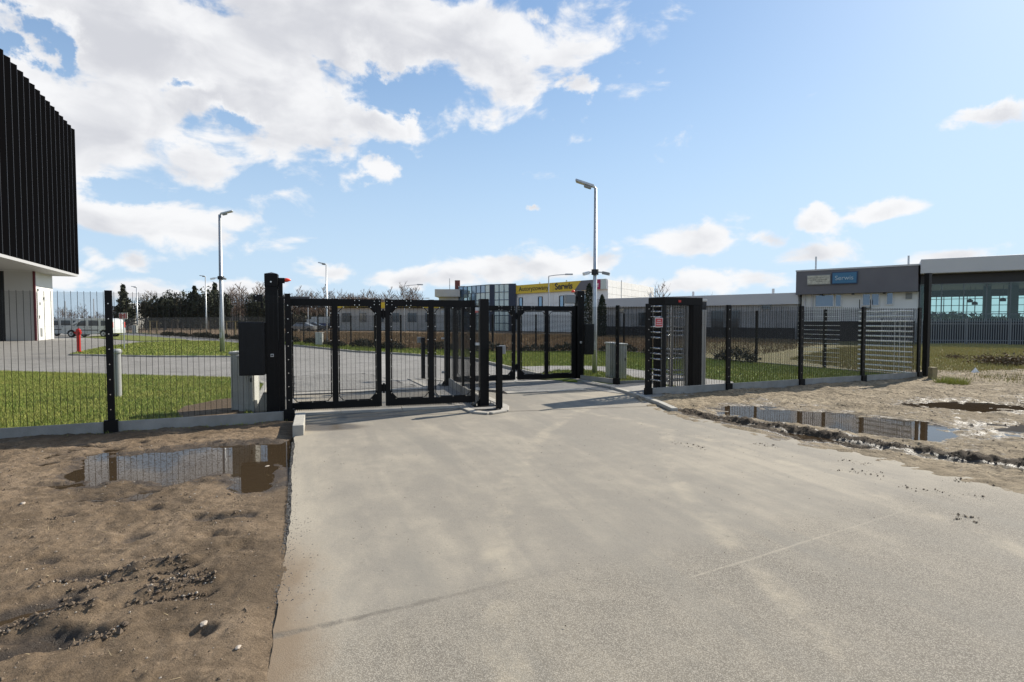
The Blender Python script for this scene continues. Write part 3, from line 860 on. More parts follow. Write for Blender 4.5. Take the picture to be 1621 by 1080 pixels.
mud = put('mud', grid_mesh('mud', np.arange(2.6, 17.5, .026), np.arange(3.0, 18.2, .026), zr, keep_r, SOILR, churn_r)); tag(mud, kind='structure')
tag(put('long_puddle', MB().poly([gp(1080, 668), gp(1110, 640), gp(1300, 640), gp(1540, 668), gp(1560, 702), gp(1400, 704)], -.034).mesh('long_puddle', WATER)), kind='structure')
tag(put('far_puddle', MB().poly([gp(1420, 650), gp(1430, 628), gp(1640, 632), gp(1700, 660)], -.026).mesh('far_puddle', WATER)), kind='structure')
tag(put('edge_puddle', MB().poly([gp(1200, 682), gp(1260, 680), gp(1330, 690), gp(1330, 704), gp(1240, 700)], -.0345).mesh('edge_puddle', WATER)), kind='structure')
tag(put('side_puddle', MB().poly([gp(1562, 664), gp(1700, 664), gp(1720, 700), gp(1562, 694)], -.028).mesh('side_puddle', WATER)), kind='structure')


def pebbles(name, n, area, zf, r0, r1, m, dens=None):
    x, y = scatter_in(area, n); z = zf(x, y) if callable(zf) else np.full(n, zf)
    out = []
    base = np.array([(1, 0, 0), (-1, 0, 0), (0, 1, 0), (0, -1, 0), (0, 0, 1), (0, 0, -1)], float)
    tri = [(0, 2, 4), (2, 1, 4), (1, 3, 4), (3, 0, 4), (2, 0, 5), (1, 2, 5), (3, 1, 5), (0, 3, 5)]
    for i in range(n):
        r = r0 * (r1 / r0) ** (nrs.rand() ** 2.2); q = base * r * (.6 + .7 * nrs.rand(6, 1)); q[:, 2] *= .7
        a = nrs.rand() * 6.28; c, s_ = math.cos(a), math.sin(a)
        q = np.stack([q[:, 0] * c - q[:, 1] * s_, q[:, 0] * s_ + q[:, 1] * c, q[:, 2]], -1) + (x[i], y[i], z[i] + r * .2)
        out += [q[list(t)] for t in tri]
    return tag(put(name, tri_mesh(name, np.array(out), m)), kind='stuff')


PEB = mat('pale pebbles', (.36, .32, .27), .8, 0, (.2, .16, .12), 6)
CLOD = mat('dark soil clods', (.085, .06, .04), .9, 0, (.13, .095, .062), 9, .4, 60)
CLOD2 = mat('dried mud crumbs', (.17, .125, .08), .9, 0, (.24, .185, .125), 9, .4, 60)
areaL = [(-9, 7.0), (-3.2, 8.0), (-1.9, 4.2), (-1.15, 2.2), (-1.3, 1.6), (-3, 2.2), (-6, 4.5)]
pebbles('loose_pebbles', 900, areaL, zl, .003, .013, PEB)
for i, (pts, w_, d_) in enumerate(RIDGE + RUTS[2:6]):
    p, q = Vector(pts[0]), Vector(pts[1]); nv = Vector((-(q - p).y, (q - p).x)).normalized() * .045
    box_ = [tuple(p - nv), tuple(q - nv), tuple(q + nv), tuple(p + nv)]
    pebbles('ridge_clods', 130, box_, zl, .006, .024, CLOD)
    pebbles('ridge_stones', 34, box_, zl, .004, .014, PEB)
pebbles('brown_grit', 5000, areaL, zl, .002, .010, mat('brown grit', (.24, .18, .125), .9, 0, (.14, .10, .065), 8))
pebbles('soil_clods', 1500, areaL, zl, .004, .016, CLOD)
AC = mat('asphalt crumbs', (.055, .052, .05), .8, 0, (.15, .14, .125), 30)
pebbles('edge_crumbs', 4200, [(p[0] + dx, p[1]) for p, dx in [(gp(466, 700), -.035), (gp(466, 700), .045), (gp(460, 850), .05), (gp(446, 955), .06), (gp(446, 955), -.07), (gp(460, 850), -.05)]], -.006, .003, .011, AC)
pebbles('spilled_crumbs', 450, [(p[0] + dx, p[1]) for p, dx in [(gp(462, 820), -.10), (gp(462, 820), .16), (gp(440, 975), .22), (gp(436, 1000), -.12)]], -.001, .002, .007, AC)
pebbles('mud_clods', 1600, [gp(1050, 645), gp(1500, 612), gp(1621, 620), gp(1621, 760), gp(1250, 695)], zr, .005, .018, CLOD)
for P_, n_ in ((RB, 700), (RB2, 350)):
    for a_, b_ in zip(P_[:-1], P_[1:]):
        p, q = Vector(a_), Vector(b_); nv = Vector((-(q - p).y, (q - p).x)).normalized() * .13
        pebbles('rut_clods', int(n_ / len(P_)), [tuple(p - nv), tuple(q - nv), tuple(q + nv), tuple(p + nv)], zr, .006, .022, CLOD2)
for i, (a, b) in enumerate([((1325, 727), (1385, 737)), ((1500, 757), (1590, 770)), ((1315, 742), (1400, 752)), ((1420, 770), (1560, 790)), ((1505, 818), (1560, 828)), ((1060, 700), (1120, 712)), ((1200, 702), (1230, 710))]):
    p, q = Vector(gp(*a)), Vector(gp(*b)); d = (q - p); nv = Vector((-d.y, d.x)).normalized() * .11
    o = pebbles('mud_crumbs', 34, [tuple(p - nv), tuple(q - nv), tuple(q + nv), tuple(p + nv)], .004, .004, .016, CLOD2)
pebbles('road_grit', 900, [gp(470, 720), gp(1040, 650), gp(1500, 760), gp(1500, 1000), gp(500, 1000)], .013, .002, .006, CLOD)

STRAW = mat('straw bits', (.36, .28, .16), .9)
# ---- grass blades
def grow(name, poly, n, z, h, w, m, lean=.6):
    x, y = scatter_in(poly, n)
    for P in (path, bare, FORE):
        k = ~inside(x, y, P); x, y = x[k], y[k]
    return tag(put(name, blades(x, y, z, h, w, m, name, lean)), kind='stuff')


near = [loc(-8.5, .1), loc(1.9, .1), gp(398, 652), gp(412, 630), gp(420, 612), gp(405, 604), gp(370, 600.5), gp(200, 596), gp(0, 590), gp(-60, 590)]
grow('near_lawn_grass', near, 140000, .05, .045, .010, LAWNB)
grow('middle_lawn_grass', lawn_b, 22000, .05, .06, .03, LAWNB)
grow('right_lawn_grass', [PERIM[0], PERIM[1], PERIM[2], gp(750, 571), gp(780, 578), gp(853, 596), gp(900, 601), loc(11.2, .2), loc(18.6, .1)], 60000, .05, .06, .022, LAWNB)
grow('right_lawn_far_grass', [PERIM[2], PERIM[3], PERIM[4], PERIM[5], PERIM[6], gp(382, 538), gp(466, 548), gp(560, 557), gp(750, 570)], 12000, .05, .1, .05, LAWNB)
grow('meadow_grass', [loc(19.4, 1.2), gp(1480, 604), gp(1700, 612), (34, 24), (33, 40), (20, 34), (12, 24)], 60000, -.05, .11, .03, MEADB, .9)
grow('field_grass', [(5.9, 28.8), (-1, 29.3), (-6.4, 31.5), (-10.3, 35), (-15.3, 40.5), (-24, 49), (-40, 85), (14, 62), (26, 44), (12, 27)], 90000, -.14, .22, .05, DRYB, .9)
x_, y_ = scatter_in(areaL, 700); tag(put('straw_bits', blades(x_, y_, zl(x_, y_) + .003, .012, .004, STRAW, 'straw_bits', 6.0)), kind='stuff')
pv = [loc(-1, -.12), loc(2.4, -.12), loc(2.4, 0), loc(-1, 0)]
grow('plinth_weeds', pv, 260, .0, .05, .008, LAWNB)


def tuft(name, x, y, z, r, n, h, m, label):
    a = nrs.rand(n) * 6.283; rr = r * np.sqrt(nrs.rand(n)); o = put(name, blades(x * 0 + np.cos(a) * rr, np.sin(a) * rr, np.zeros(n), h, .014, m, name, 1.1))
    o.location = (x, y, z); return tag(o, label, 'grass tuft')


p = gp(1506, 608); tuft('grass_tuft', p[0], p[1], -.05, .34, 900, .2, LAWNB, 'bright green grass tuft on the mud edge beside the short timber post')

# ================================================================== FENCES
_panels = {}


def mesh_panel_data(L_, H, pitch=.0762, hp=.0127, m_=None):
    key = (round(L_, 2), round(H, 2), pitch, (m_ or WIRE).name)
    if key in _panels: return _panels[key]
    b = MB(); n = int(L_ / pitch)

    def w(a, c, r):
        a, c = Vector(a), Vector(c); d = (c - a).normalized(); up = Vector((0, 1, 0)); x = d.cross(up).normalized()
        o = [x * math.cos(t) * r + up * math.sin(t) * r for t in (math.pi / 4, 3 * math.pi / 4, 5 * math.pi / 4, 7 * math.pi / 4)]
        b.v += [tuple(a + q) for q in o] + [tuple(c + q) for q in o]; k = len(b.v) - 8
        b.f.extend([(k + i, k + (i + 1) % 4, k + 4 + (i + 1) % 4, k + 4 + i) for i in range(4)])
    off = (L_ - (n - 1) * pitch) / 2
    for i in range(n): w((off + i * pitch, 0, 0), (off + i * pitch, 0, H), .0034)
    m = int(H / hp)
    for i in range(m): w((0, .005, .004 + i * hp), (L_, .005, .004 + i * hp), .0032 if m_ else .0020)
    me = bpy.data.meshes.new('mesh_panel'); me.from_pydata(b.v, [], b.f); me.update(); me.materials.append(m_ or WIRE)
    _panels[key] = me; return me


def fence(name, pts, H, label, z_board=.17, boot=True, post_w=.085, board_m=CONC, first=True, last=True, group=None, far=False, glint=False):
    root = tag(empty(name, (pts[0][0], pts[0][1], 0)), label, 'fence', group)
    inv = Matrix.Translation((-pts[0][0], -pts[0][1], 0))
    pm_ = MB().box((0, 0, H / 2 - .03), (post_w, .05, H + .06)).mesh('post', BLACK)
    bm_ = MB().box((0, -.03, .1), (.17, .08, .2)).mesh('post_boot', BLACK)
    bolts = MB()
    for i in range(8): bolts.tube([(0, -.025, .35 + i * .22), (0, -.031, .35 + i * .22)], .009, 6)
    bo = bolts.mesh('bolts', BOLT)
    for i, p in enumerate(pts):
        q = pts[min(i + 1, len(pts) - 1)]; pp = pts[max(i - 1, 0)]; a = math.atan2(q[1] - pp[1], q[0] - pp[0])
        if (i > 0 or first) and (i < len(pts) - 1 or last):
            o = put('post', pm_, root, (p[0] - pts[0][0], p[1] - pts[0][1], 0), a)
            if boot: put('post_boot', bm_, o)
            if not far: c = tag(put('post_bolts', bo, o), kind='stuff')
        if i < len(pts) - 1:
            a = math.atan2(q[1] - p[1], q[0] - p[0]); L_ = math.hypot(q[0] - p[0], q[1] - p[1])
            me = mesh_panel_data(L_, H - z_board - .02)
            off = Vector((-math.sin(a), math.cos(a))) * .035
            put('mesh_panel', me, root, (p[0] - pts[0][0] + off.x, p[1] - pts[0][1] + off.y, z_board + .005), a)
            if glint and i < 2:  # pale bars added here stand in for sun glare on the wires
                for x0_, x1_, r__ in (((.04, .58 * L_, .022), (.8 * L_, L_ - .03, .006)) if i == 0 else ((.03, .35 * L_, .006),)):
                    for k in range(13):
                        c_ = MB().tube([(x0_, 0, .16 + k * .146), (x1_, 0, .16 + k * .146)], r__, 8).build('glare_bar', GLARE, root)
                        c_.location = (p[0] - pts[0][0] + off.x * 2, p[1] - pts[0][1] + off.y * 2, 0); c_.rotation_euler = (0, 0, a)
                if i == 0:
                    for k in range(3): c_ = MB().box((.25 + k * .14, .07, 1.0), (.008, .008, 1.8)).build('glare_upright', GLARE, root); c_.location = (p[0] - pts[0][0], p[1] - pts[0][1], 0); c_.rotation_euler = (0, 0, a)  # uprights added to the painted glare, not fence parts
            if z_board > .05:
                MB().box((L_ / 2, 0, z_board / 2 - .05), (L_ - .02, .05, z_board + .1)).build('plinth_board', board_m, root, bevel=.004)
                c = kids_last(root); c.location = (p[0] - pts[0][0], p[1] - pts[0][1], 0); c.rotation_euler = (0, 0, a)
    return root


def kids_last(root): return COL.objects[-1]


sL = [on_fence(x) for x in (175, 457)]; sp = sL[1] - sL[0]
FL = [loc(sL[0] - 2.5 * k) for k in (4, 3, 2, 1)] + [loc(sL[0]), loc(sL[1])]
fence('mesh_fence', FL, 2.08, 'black anti-climb mesh fence left of the gate, in front of the near lawn')
sR = [on_fence(x) for x in (1025, 1152, 1267, 1365, 1453)]
fence('mesh_fence', [loc(s) for s in sR], 2.0, 'black anti-climb mesh fence between turnstile and tall end post, beside the long puddle', z_board=.19, post_w=.105)


def split_run(pts, step=2.52):
    out = [tuple(pts[0])]
    for a, b in zip(pts[:-1], pts[1:]):
        L_ = math.hypot(b[0] - a[0], b[1] - a[1]); n = max(1, round(L_ / step))
        out += [(a[0] + (b[0] - a[0]) * i / n, a[1] + (b[1] - a[1]) * i / n) for i in range(1, n + 1)]
    return out


corner = loc(sR[-1] + .02, .1)
fence('mesh_fence', split_run([corner, PERIM[1]], 2.65), 2.0, 'mesh fence running back from the tall end post, with pale bars added for the sun glare on its wires', z_board=.1, boot=False, far=True, first=False, glint=True)
fence('mesh_fence', split_run(PERIM[1:9]), 1.95, 'long dark mesh fence curving along the far side of the yard before the dry field', z_board=.1, boot=False, far=True)
p0, p1 = Vector((-1.56, 13.8)), Vector((-.60, 10.6))
fence('mesh_fence', [tuple(p0), tuple((p0 + p1) / 2), tuple(p1)], 2.0, 'short mesh fence on the island between the two gates', z_board=.2, boot=False, first=False, last=False)
pa, pb = Vector((1.85, 14.95)), Vector(gp(977, 611))
fence('mesh_fence', [tuple(pa), tuple(pb)], 2.02, 'single mesh panel between the far gate pillar and the post by the twin cabinets', z_board=.17, first=False)
fence('mesh_fence', [tuple(pb + Vector((.04, .02))), (4.6, 14.6)], 2.02, 'mesh panel behind the turnstile, right of the twin cabinets', z_board=.12, boot=False, first=False, last=False)
# tall end post
s_t = on_fence(1463.5)
tp = tag(empty('gate_post', (*loc(s_t, -.02), 0), ANG), 'tall square black post at the right end of the mesh fence', 'post')
MB().box((0, 0, 1.47), (.13, .13, 2.98)).build('shaft', BLACK, tp, bevel=.006)
MB().box((0, 0, .02), (.24, .24, .02)).box((0, 0, 2.965), (.14, .14, .015)).build('plates', BLACK, tp)
p = gp(1476, 602)
st = tag(empty('timber_post', (p[0], p[1], -.06)), 'short weathered timber post in the grass beside the tall black post', 'post')
MB().prism([(-.07, -.08), (.07, -.085), (.085, .06), (-.08, .07)], 0, .42).build('stump', WOOD, st, bevel=.01)

# palisade fence before the showroom
A, B = Vector((25.5, 38.3)), Vector((44, 36.2))
pal = tag(empty('palisade_fence', (A.x, A.y, 0)), 'pale steel palisade fence before the glazed showroom on the right', 'fence')
d = B - A; L_ = d.length; a = math.atan2(d.y, d.x)
pm_ = MB()
n = int(L_ / .15)
for i in range(n): pm_.box((i * .15, 0, .86), (.045, .012, 1.7)); pm_.add([(i * .15 - .03, 0, 1.71), (i * .15 + .03, 0, 1.71), (i * .15, 0, 1.78)], [(0, 1, 2)])
o = tag(pm_.build('pales', mat('dull palisade steel', (.24, .25, .25), .6, .3), pal), kind='stuff'); o.rotation_euler = (0, 0, a)
for z in (.28, 1.4):
    o = MB().box((L_ / 2, .03, z), (L_, .03, .05)).build('rail', mat('dull palisade steel', (.24, .25, .25)), pal); o.rotation_euler = (0, 0, a)
for i in range(8):
    o = MB().box((i * 2.7, .05, .88), (.09, .08, 1.76)).build('post', mat('dull palisade steel', (.24, .25, .25)), pal); o.rotation_euler = (0, 0, a)

# ================================================================== GATES


def gate_leaf(origin, ang, L_, mirror, label, H0=.09, H1=2.03):
    """bays of mesh in a black frame; hinge-side gussets at local x = L_ when not mirrored"""
    root = tag(empty('gate_leaf', (origin.x, origin.y, 0), ang), label, 'gate', 'leaves of the two folding gates')
    T = .085
    X = (lambda x: L_ - x) if mirror else (lambda x: x)
    for nm, xa, w in (('stile', T / 2, T), ('stile', L_ * .50, .10), ('stile', L_ - T / 2, T)):
        MB().box((X(xa), 0, (H0 + H1) / 2), (w, .07, H1 - H0)).build(nm, BLACK, root, bevel=.004)
    MB().box((L_ / 2, 0, H1 - .07), (L_ - 2 * T, .062, .13)).build('top_rail', BLACK, root, bevel=.004)
    MB().box((L_ / 2, 0, H0 + .06), (L_ - 2 * T, .062, .12)).build('bottom_rail', BLACK, root, bevel=.004)
    # rack teeth under the bottom rail
    b = MB(); n = int(L_ / .032)
    for i in range(n): x = .03 + i * (L_ - .06) / n; b.add([(x, -.012, H0), (x + .02, -.012, H0), (x + .01, -.012, H0 - .028), (x, .012, H0), (x + .02, .012, H0), (x + .01, .012, H0 - .028)], [(0, 1, 2), (3, 5, 4), (0, 3, 4, 1), (1, 4, 5, 2), (2, 5, 3, 0)])
    tag(b.build('rubber_teeth', BLACK, root), kind='stuff')
    for k, (x0, x1) in enumerate(((T, L_ * .5 - .05), (L_ * .5 + .05, L_ - T))):
        z0, z1 = H0 + .12, H1 - .135
        xa, xb = sorted((X(x0), X(x1)))
        o = put('mesh_panel', mesh_panel_data(xb - xa, z1 - z0), root, (xa, -.01, z0))
        fr = MB(); e = .022; c = .09; zc = -.042
        fr.box((xa + e / 2 + .006, zc, (z0 + z1) / 2), (e, .012, z1 - z0 - 2 * c)).box((xb - e / 2 - .006, zc, (z0 + z1) / 2), (e, .012, z1 - z0 - 2 * c))
        fr.box(((xa + xb) / 2, zc, z0 + .015), (xb - xa - 2 * c, .012, e)).box(((xa + xb) / 2, zc, z1 - .015), (xb - xa - 2 * c, .012, e))
        outer = xb if (X(x1) == xb) == True and k == 1 else None
        for cx, sx in ((xa, 1), (xb, -1)):
            gus = (k == 1 and ((cx == xb) != mirror)) if not mirror else (k == 1 and cx == xa)
            for cz, sz in ((z0, 1), (z1, -1)):
                fr.bar((cx + sx * .017, zc, cz + sz * c), (cx + sx * c, zc, cz + sz * .015), .012, e, up=(0, 1, 0))
                if gus:
                    MB().add([(cx - sx * .01, y, cz - sz * .01) for y in (-.03, .02)] + [(cx + sx * .15, y, cz - sz * .01) for y in (-.03, .02)] + [(cx - sx * .01, y, cz + sz * .17) for y in (-.03, .02)],
                             [(0, 2, 4), (1, 5, 3), (0, 1, 3, 2), (2, 3, 5, 4), (4, 5, 1, 0)]).build('gusset', BLACK, root)
        fr.build('clamp_strip', BLACK, root)
        bo = MB()
        for z in np.linspace(z0 + .12, z1 - .12, 7):
            for x in (xa + .017, xb - .017): bo.tube([(x, zc - .006, z), (x, zc - .016, z)], .009, 6)
        for x in np.linspace(xa + .1, xb - .1, 3):
            for z in (z0 + .015, z1 - .015): bo.tube([(x, zc - .006, z), (x, zc - .016, z)], .009, 6)
        tag(bo.build('bolts', BOLT, root), kind='stuff')
    # rail joint plates
    xj = X(L_ - .42); bo = MB(); MB().box((xj, -.036, H1 - .07), (.11, .01, .12)).build('joint_plate', BLACK, root)
    for dx in (-.04, .04):
        for dz in (-.04, .04): bo.tube([(xj + dx, -.041, H1 - .07 + dz), (xj + dx, -.05, H1 - .07 + dz)], .009, 6)
    for dx in (-.12, -.03):
        for dz in (-.03, .03): bo.tube([(X(L_ - .0) + (dx if not mirror else -dx), -.036, H1 - .07 + dz), (X(L_) + (dx if not mirror else -dx), -.046, H1 - .07 + dz)], .008, 6)
    tag(bo.build('joint_bolts', BOLT, root), kind='stuff')
    return root


def hinge_pair(r, gap):
    for z in (.42, 1.76):
        h_ = MB().box((-gap / 2, 0, z), (gap + .002, .05, .13)).build('hinge', BLACK, r, bevel=.006)
        MB().tube([(-gap / 2, -.035, z - .09), (-gap / 2, -.035, z + .09)], .018, 10).build('hinge_pin', BLACK, h_)
    return r


ga = math.atan2(gu.y, gu.x); LG = (GB - GA).length; lw = 1.60; lw2 = LG - lw - .07
gate_leaf(GA, ga, lw, False, 'left leaf of the near folding gate, hinged at the left pillar')
g2_ = gate_leaf(GA + gu * (lw + .07), ga, lw2, True, 'right leaf of the near folding gate, closing at the stand-alone post')
hinge_pair(g2_, .07)
ha = math.atan2(hu.y, hu.x); LH = (HB - HA).length; lh = (LH - .06) / 2
gate_leaf(HA, ha, lh, False, 'left leaf of the far folding gate, closing at the island post')
g4_ = gate_leaf(HA + hu * (lh + .06), ha, lh, True, 'right leaf of the far folding gate, hinged at the right pillar')
hinge_pair(g4_, .06)


def pillar(origin, ang, side, label, H):
    r = tag(empty('gate_pillar', (origin.x, origin.y, 0), ang), label, 'gate pillar')
    W = .20
    MB().box((0, 0, H / 2 - .02), (W, W, H)).build('column', BLACK, r, bevel=.008)
    MB().box((0, 0, H - .09), (W + .012, W + .012, .22)).build('head', BLACK, r, bevel=.01)
    MB().add([(-W / 2, -W / 2, H + .02), (W / 2, -W / 2, H + .02), (W / 2, W / 2, H + .02), (-W / 2, W / 2, H + .02), (0, 0, H + .05)], [(0, 1, 4), (1, 2, 4), (2, 3, 4), (3, 0, 4), (3, 2, 1, 0)]).build('cap', BLACK, r)
    MB().tube([(0, -W / 2 - .016, H - .12), (0, -W / 2 - .03, H - .12)], .014, 8).build('cap_bolt', BOLT, r)
    MB().box((side * (W / 2 + .045), .02, 1.02), (.085, .14, 2.04)).build('hinge_column', BLACK, r, bevel=.006)
    MB().box((0, 0, .015), (.42, .42, .03)).build('base_plate', BLACK, r)
    MB().box((-.0, -W / 2 - .006, 1.05), (.05, .012, .05)).build('push_button_plate', WHITE, r)
    MB().tube([(0, -W / 2 - .012, 1.05), (0, -W / 2 - .02, 1.05)], .014, 10).build('push_button', DARK, r)
    # conduit on the face
    MB().tube([(side * .10, -W / 2 - .012, 1.3), (side * .10, -W / 2 - .012, H - .25)], .008, 6).build('conduit', CHAR, r)
    return r


PL = Vector((-4.12, 9.56)); pl = pillar(PL, ga, 1, 'thick black drive pillar left of the near gate with red lamp on a bracket', 2.42)
b = MB().box((.155, -.02, 2.33), (.11, .08, .09)).box((.14, -.02, 2.2), (.07, .07, .28)); b.build('lamp_bracket', BLACK, pl, bevel=.005)
MB().tube([(.20, -.02, 2.34), (.25, -.02, 2.34), (.31, -.02, 2.345)], [.034, .034, .012], 12).build('warning_lamp', REDL, pl, smooth=True)
b = MB().box((-.21, -.05, 2.02), (.14, .10, .12)).box((-.16, 0, 1.9), (.04, .04, .1)); b.build('photocell', BLACK, pl, bevel=.006)
bo = MB()
for z in (1.975, 2.065): bo.tube([(-.24, -.1, z), (-.24, -.106, z)], .01, 6)
bo.build('photocell_screws', BOLT, pl)
MB().box((.36, .1, 2.04), (.5, .06, .05)).build('drive_arm', mat('brown grey arm', (.10, .085, .075), .5), pl)

cb = tag(empty('control_cabinet', (*(PL - gu * .31 - gn * .06), 0), ga), 'dark grey control cabinet hung on the left side of the near gate pillar', 'control box')
MB().box((0, 0, 1.17), (.40, .22, .90)).build('case', CHAR, cb, bevel=.012)
MB().box((0, -.113, 1.17), (.37, .01, .86)).build('door', CHAR, cb, bevel=.004)
MB().tube([(.13, -.118, 1.17), (.13, -.126, 1.17)], .014, 8).build('lock', CHAR, cb)

PR = Vector((1.84, 15.2)); prr = pillar(PR, ha, -1, 'thick black drive pillar right of the far gate with grey loudspeaker', 2.42)
MB().box((-.33, -.08, 2.22), (.26, .2, .24)).build('loudspeaker', GREYP, prr, bevel=.02)
MB().box((-.18, -.05, 2.2), (.12, .06, .2)).build('lamp_bracket', BLACK, prr)
MB().tube([(-.21, -.04, 2.40), (-.21, -.04, 2.44), (-.21, -.04, 2.47)], [.05, .05, .02], 12).build('warning_lamp', REDL, prr, smooth=True)
MB().box((-.33, -.08, 2.05), (.2, .05, .04)).build('speaker_arm', GALV, prr)
cb = tag(empty('control_cabinet', (*(PR + hu * .25 - hn * .02), 0), ha), 'dark grey control cabinet hung on the right side of the far gate pillar', 'control box')
MB().box((0, 0, 1.13), (.28, .22, .84)).build('case', CHAR, cb, bevel=.012)
MB().box((0, -.113, 1.13), (.25, .01, .80)).build('door', CHAR, cb, bevel=.004)


def catch_post(x, y, ang, H, label, w=.17):
    r = tag(empty('catch_post', (x, y, 0), ang), label, 'post', 'catch posts of the two gates')
    MB().box((0, 0, H / 2), (w, .15, H)).build('shaft', BLACK, r, bevel=.006)
    MB().box((0, 0, .03), (.42, .34, .02)).build('base_plate', BLACK, r)
    bo = MB()
    for dx in (-.17, .17):
        for dy in (-.13, .13): bo.tube([(dx, dy, .04), (dx, dy, .085)], .014, 8)
    tag(bo.build('anchor_bolts', BOLT, r), kind='stuff')
    for dz in (.1,): MB().add([(-w / 2, -.01, .04), (-w / 2 - .09, -.01, .04), (-w / 2, -.01, .16), (-w / 2, .01, .04), (-w / 2 - .09, .01, .04), (-w / 2, .01, .16)], [(0, 1, 2), (3, 5, 4), (0, 3, 4, 1), (1, 4, 5, 2), (2, 5, 3, 0)]).build('stiffener', BLACK, r)
    b = MB().box((-w / 2 - .04, .0, 1.86), (.08, .05, .06)).box((-w / 2 - .04, 0, 1.2), (.08, .05, .05)).box((-w / 2 - .04, 0, .35), (.08, .05, .05)); b.build('catch', GALV, r)
    return r


p = gp(765.5, 645); catch_post(p[0], p[1] + .08, ga, 2.05, 'stand-alone square black post on a bolted base plate at the near end of the island')
catch_post(HA.x - .14, HA.y - .12, ha, 2.08, 'square black post at the left end of the far gate, behind the near gate', .13)


def bollard(x, y, side, label):
    r = tag(empty('card_reader_bollard', (x, y, 0), ga), label, 'bollard', 'square black reader bollards on the island')
    MB().box((0, 0, .585), (.105, .105, 1.17)).build('shaft', BLACK, r, bevel=.006)
    MB().box((0, 0, .015), (.18, .18, .02)).build('base_plate', BLACK, r)
    MB().box((side * .09, .10, 1.10), (.12, .07, .16)).build('reader', GREYP, r, bevel=.008)


p = gp(790, 649); bollard(p[0], p[1] + .05, 1, 'square black bollard with grey reader in front of the stand-alone gate post')
p = gp(670, 601); bollard(p[0], p[1], -1, 'square black bollard at the far tip of the island, seen through the near gate')

rs = MB().box((0, 0, 0), (.02, .4, .09)).build('warning_sign', RED); rs.location = (-.68, 10.95, 1.84); rs.rotation_euler = (0, 0, math.atan2(-(p1 - p0).x, (p1 - p0).y)); tag(rs, 'narrow red sign high on the short fence between the gates', 'sign')

# cabinets


def cabinet(x, y, ang, w, d, h, label, group=None, z=0.0, ribs=True):
    r = tag(empty('utility_cabinet', (x, y, z), ang), label, 'cabinet', group)
    MB().box((0, 0, h / 2 + .02), (w, d, h - .04)).build('body', CABI, r, bevel=.008)
    MB().box((0, 0, h + .015), (w + .05, d + .05, .05)).build('lid', CABI, r, bevel=.012)
    MB().box((0, -d / 2 - .006, h * .56), (w - .05, .012, h * .78)).build('door', CABI, r, bevel=.004)
    MB().box((w * .3, -d / 2 - .018, h * .6), (.02, .02, .07)).build('handle', DARK, r)
    MB().box((0, -d / 2 - .008, h * .09), (w - .03, .014, h * .12)).build('plinth', CABI, r)
    if ribs:
        b = MB()
        for k in range(5): b.box((-w / 2 + (k + .5) * w / 5, -d / 2 - .015, h * .56), (.012, .008, h * .72))
        b.build('ribs', CABI, r)
    return r


cabinet(-4.93, 10.0, R(8), .17, .3, 1.05, 'narrow pale cabinet at the lawn edge, left of its wider twin', 'cabinets behind the left fence')
cabinet(-4.68, 9.86, R(8), .27, .3, 1.0, 'wider pale cabinet under the dark control box left of the gate', 'cabinets behind the left fence')
MB_ = MB().add([(0, 0, 0), (.28, 0, 0), (.28, .3, 0), (0, .3, 0), (.16, 0, .34), (.28, 0, .34), (.28, .3, .34), (.16, .3, .34)], [(0, 3, 2, 1), (4, 5, 6, 7), (0, 1, 5, 4), (1, 2, 6, 5), (2, 3, 7, 6), (3, 0, 4, 7)])
o = MB_.build('concrete_block', KERB, bevel=.01); o.location = (-4.52, 9.7, .05); tag(o, 'sloping pale concrete block beside the left gate pillar', 'concrete block')
p = gp(968, 601.5); cabinet(p[0], p[1] + .1, R(15), .20, .3, 1.0, 'left one of the twin pale cabinets behind the turnstile fence', 'twin cabinets behind the turnstile fence')
p = gp(981, 603); cabinet(p[0] + .02, p[1] + .1, R(15), .26, .3, .98, 'right one of the twin pale cabinets behind the turnstile fence', 'twin cabinets behind the turnstile fence')
p = gp(506, 548.5); cabinet(p[0], p[1], 0, .42, .3, .85, 'pale cabinet by the far mesh fence, seen through the near gate', ribs=False)
p = gp(214, 528.5); cabinet(p[0], p[1], 0, .5, .3, 1.0, 'small pale cabinet at the foot of a distant lamp post on the left', ribs=False)

# vent pipe on the lawn
p = gp(187, 632); r = tag(empty('vent_pipe', (p[0], p[1], .05)), 'grey round vent pipe on the near lawn behind the fence post', 'vent pipe')
MB().tube([(0, 0, 0), (0, 0, .93)], .068, 20).build('pipe', mat('grey pipe', (.36, .36, .35), .6), r, smooth=False)
MB().tube([(0, 0, .90), (0, 0, .93), (0, 0, .97), (0, 0, 1.0)], [.075, .092, .092, .06], 20).build('cap', mat('grey pipe cap', (.45, .45, .44), .5), r)

# hydrant
p = gp(125, 559); r = tag(empty('fire_hydrant', (p[0], p[1], 0)), 'red pillar fire hydrant on the paved yard before the white vans', 'hydrant')
MB().tube([(0, 0, 0), (0, 0, .08), (.0, 0, .08), (0, 0, .95)], [.12, .12, .085, .085], 14).build('standpipe', RED, r)
MB().tube([(0, 0, .92), (0, 0, .95), (0, 0, 1.16), (0, 0, 1.22)], [.09, .12, .115, .05], 14).build('head', RED, r)
for s_ in (-1, 1): MB().tube([(s_ * .08, -.03, 1.03), (s_ * .17, -.05, 1.03)], .05, 10).build('outlet', RED, r)
MB().tube([(0, 0, 1.18), (0, 0, 1.26)], .03, 6).build('valve_nut', RED, r)

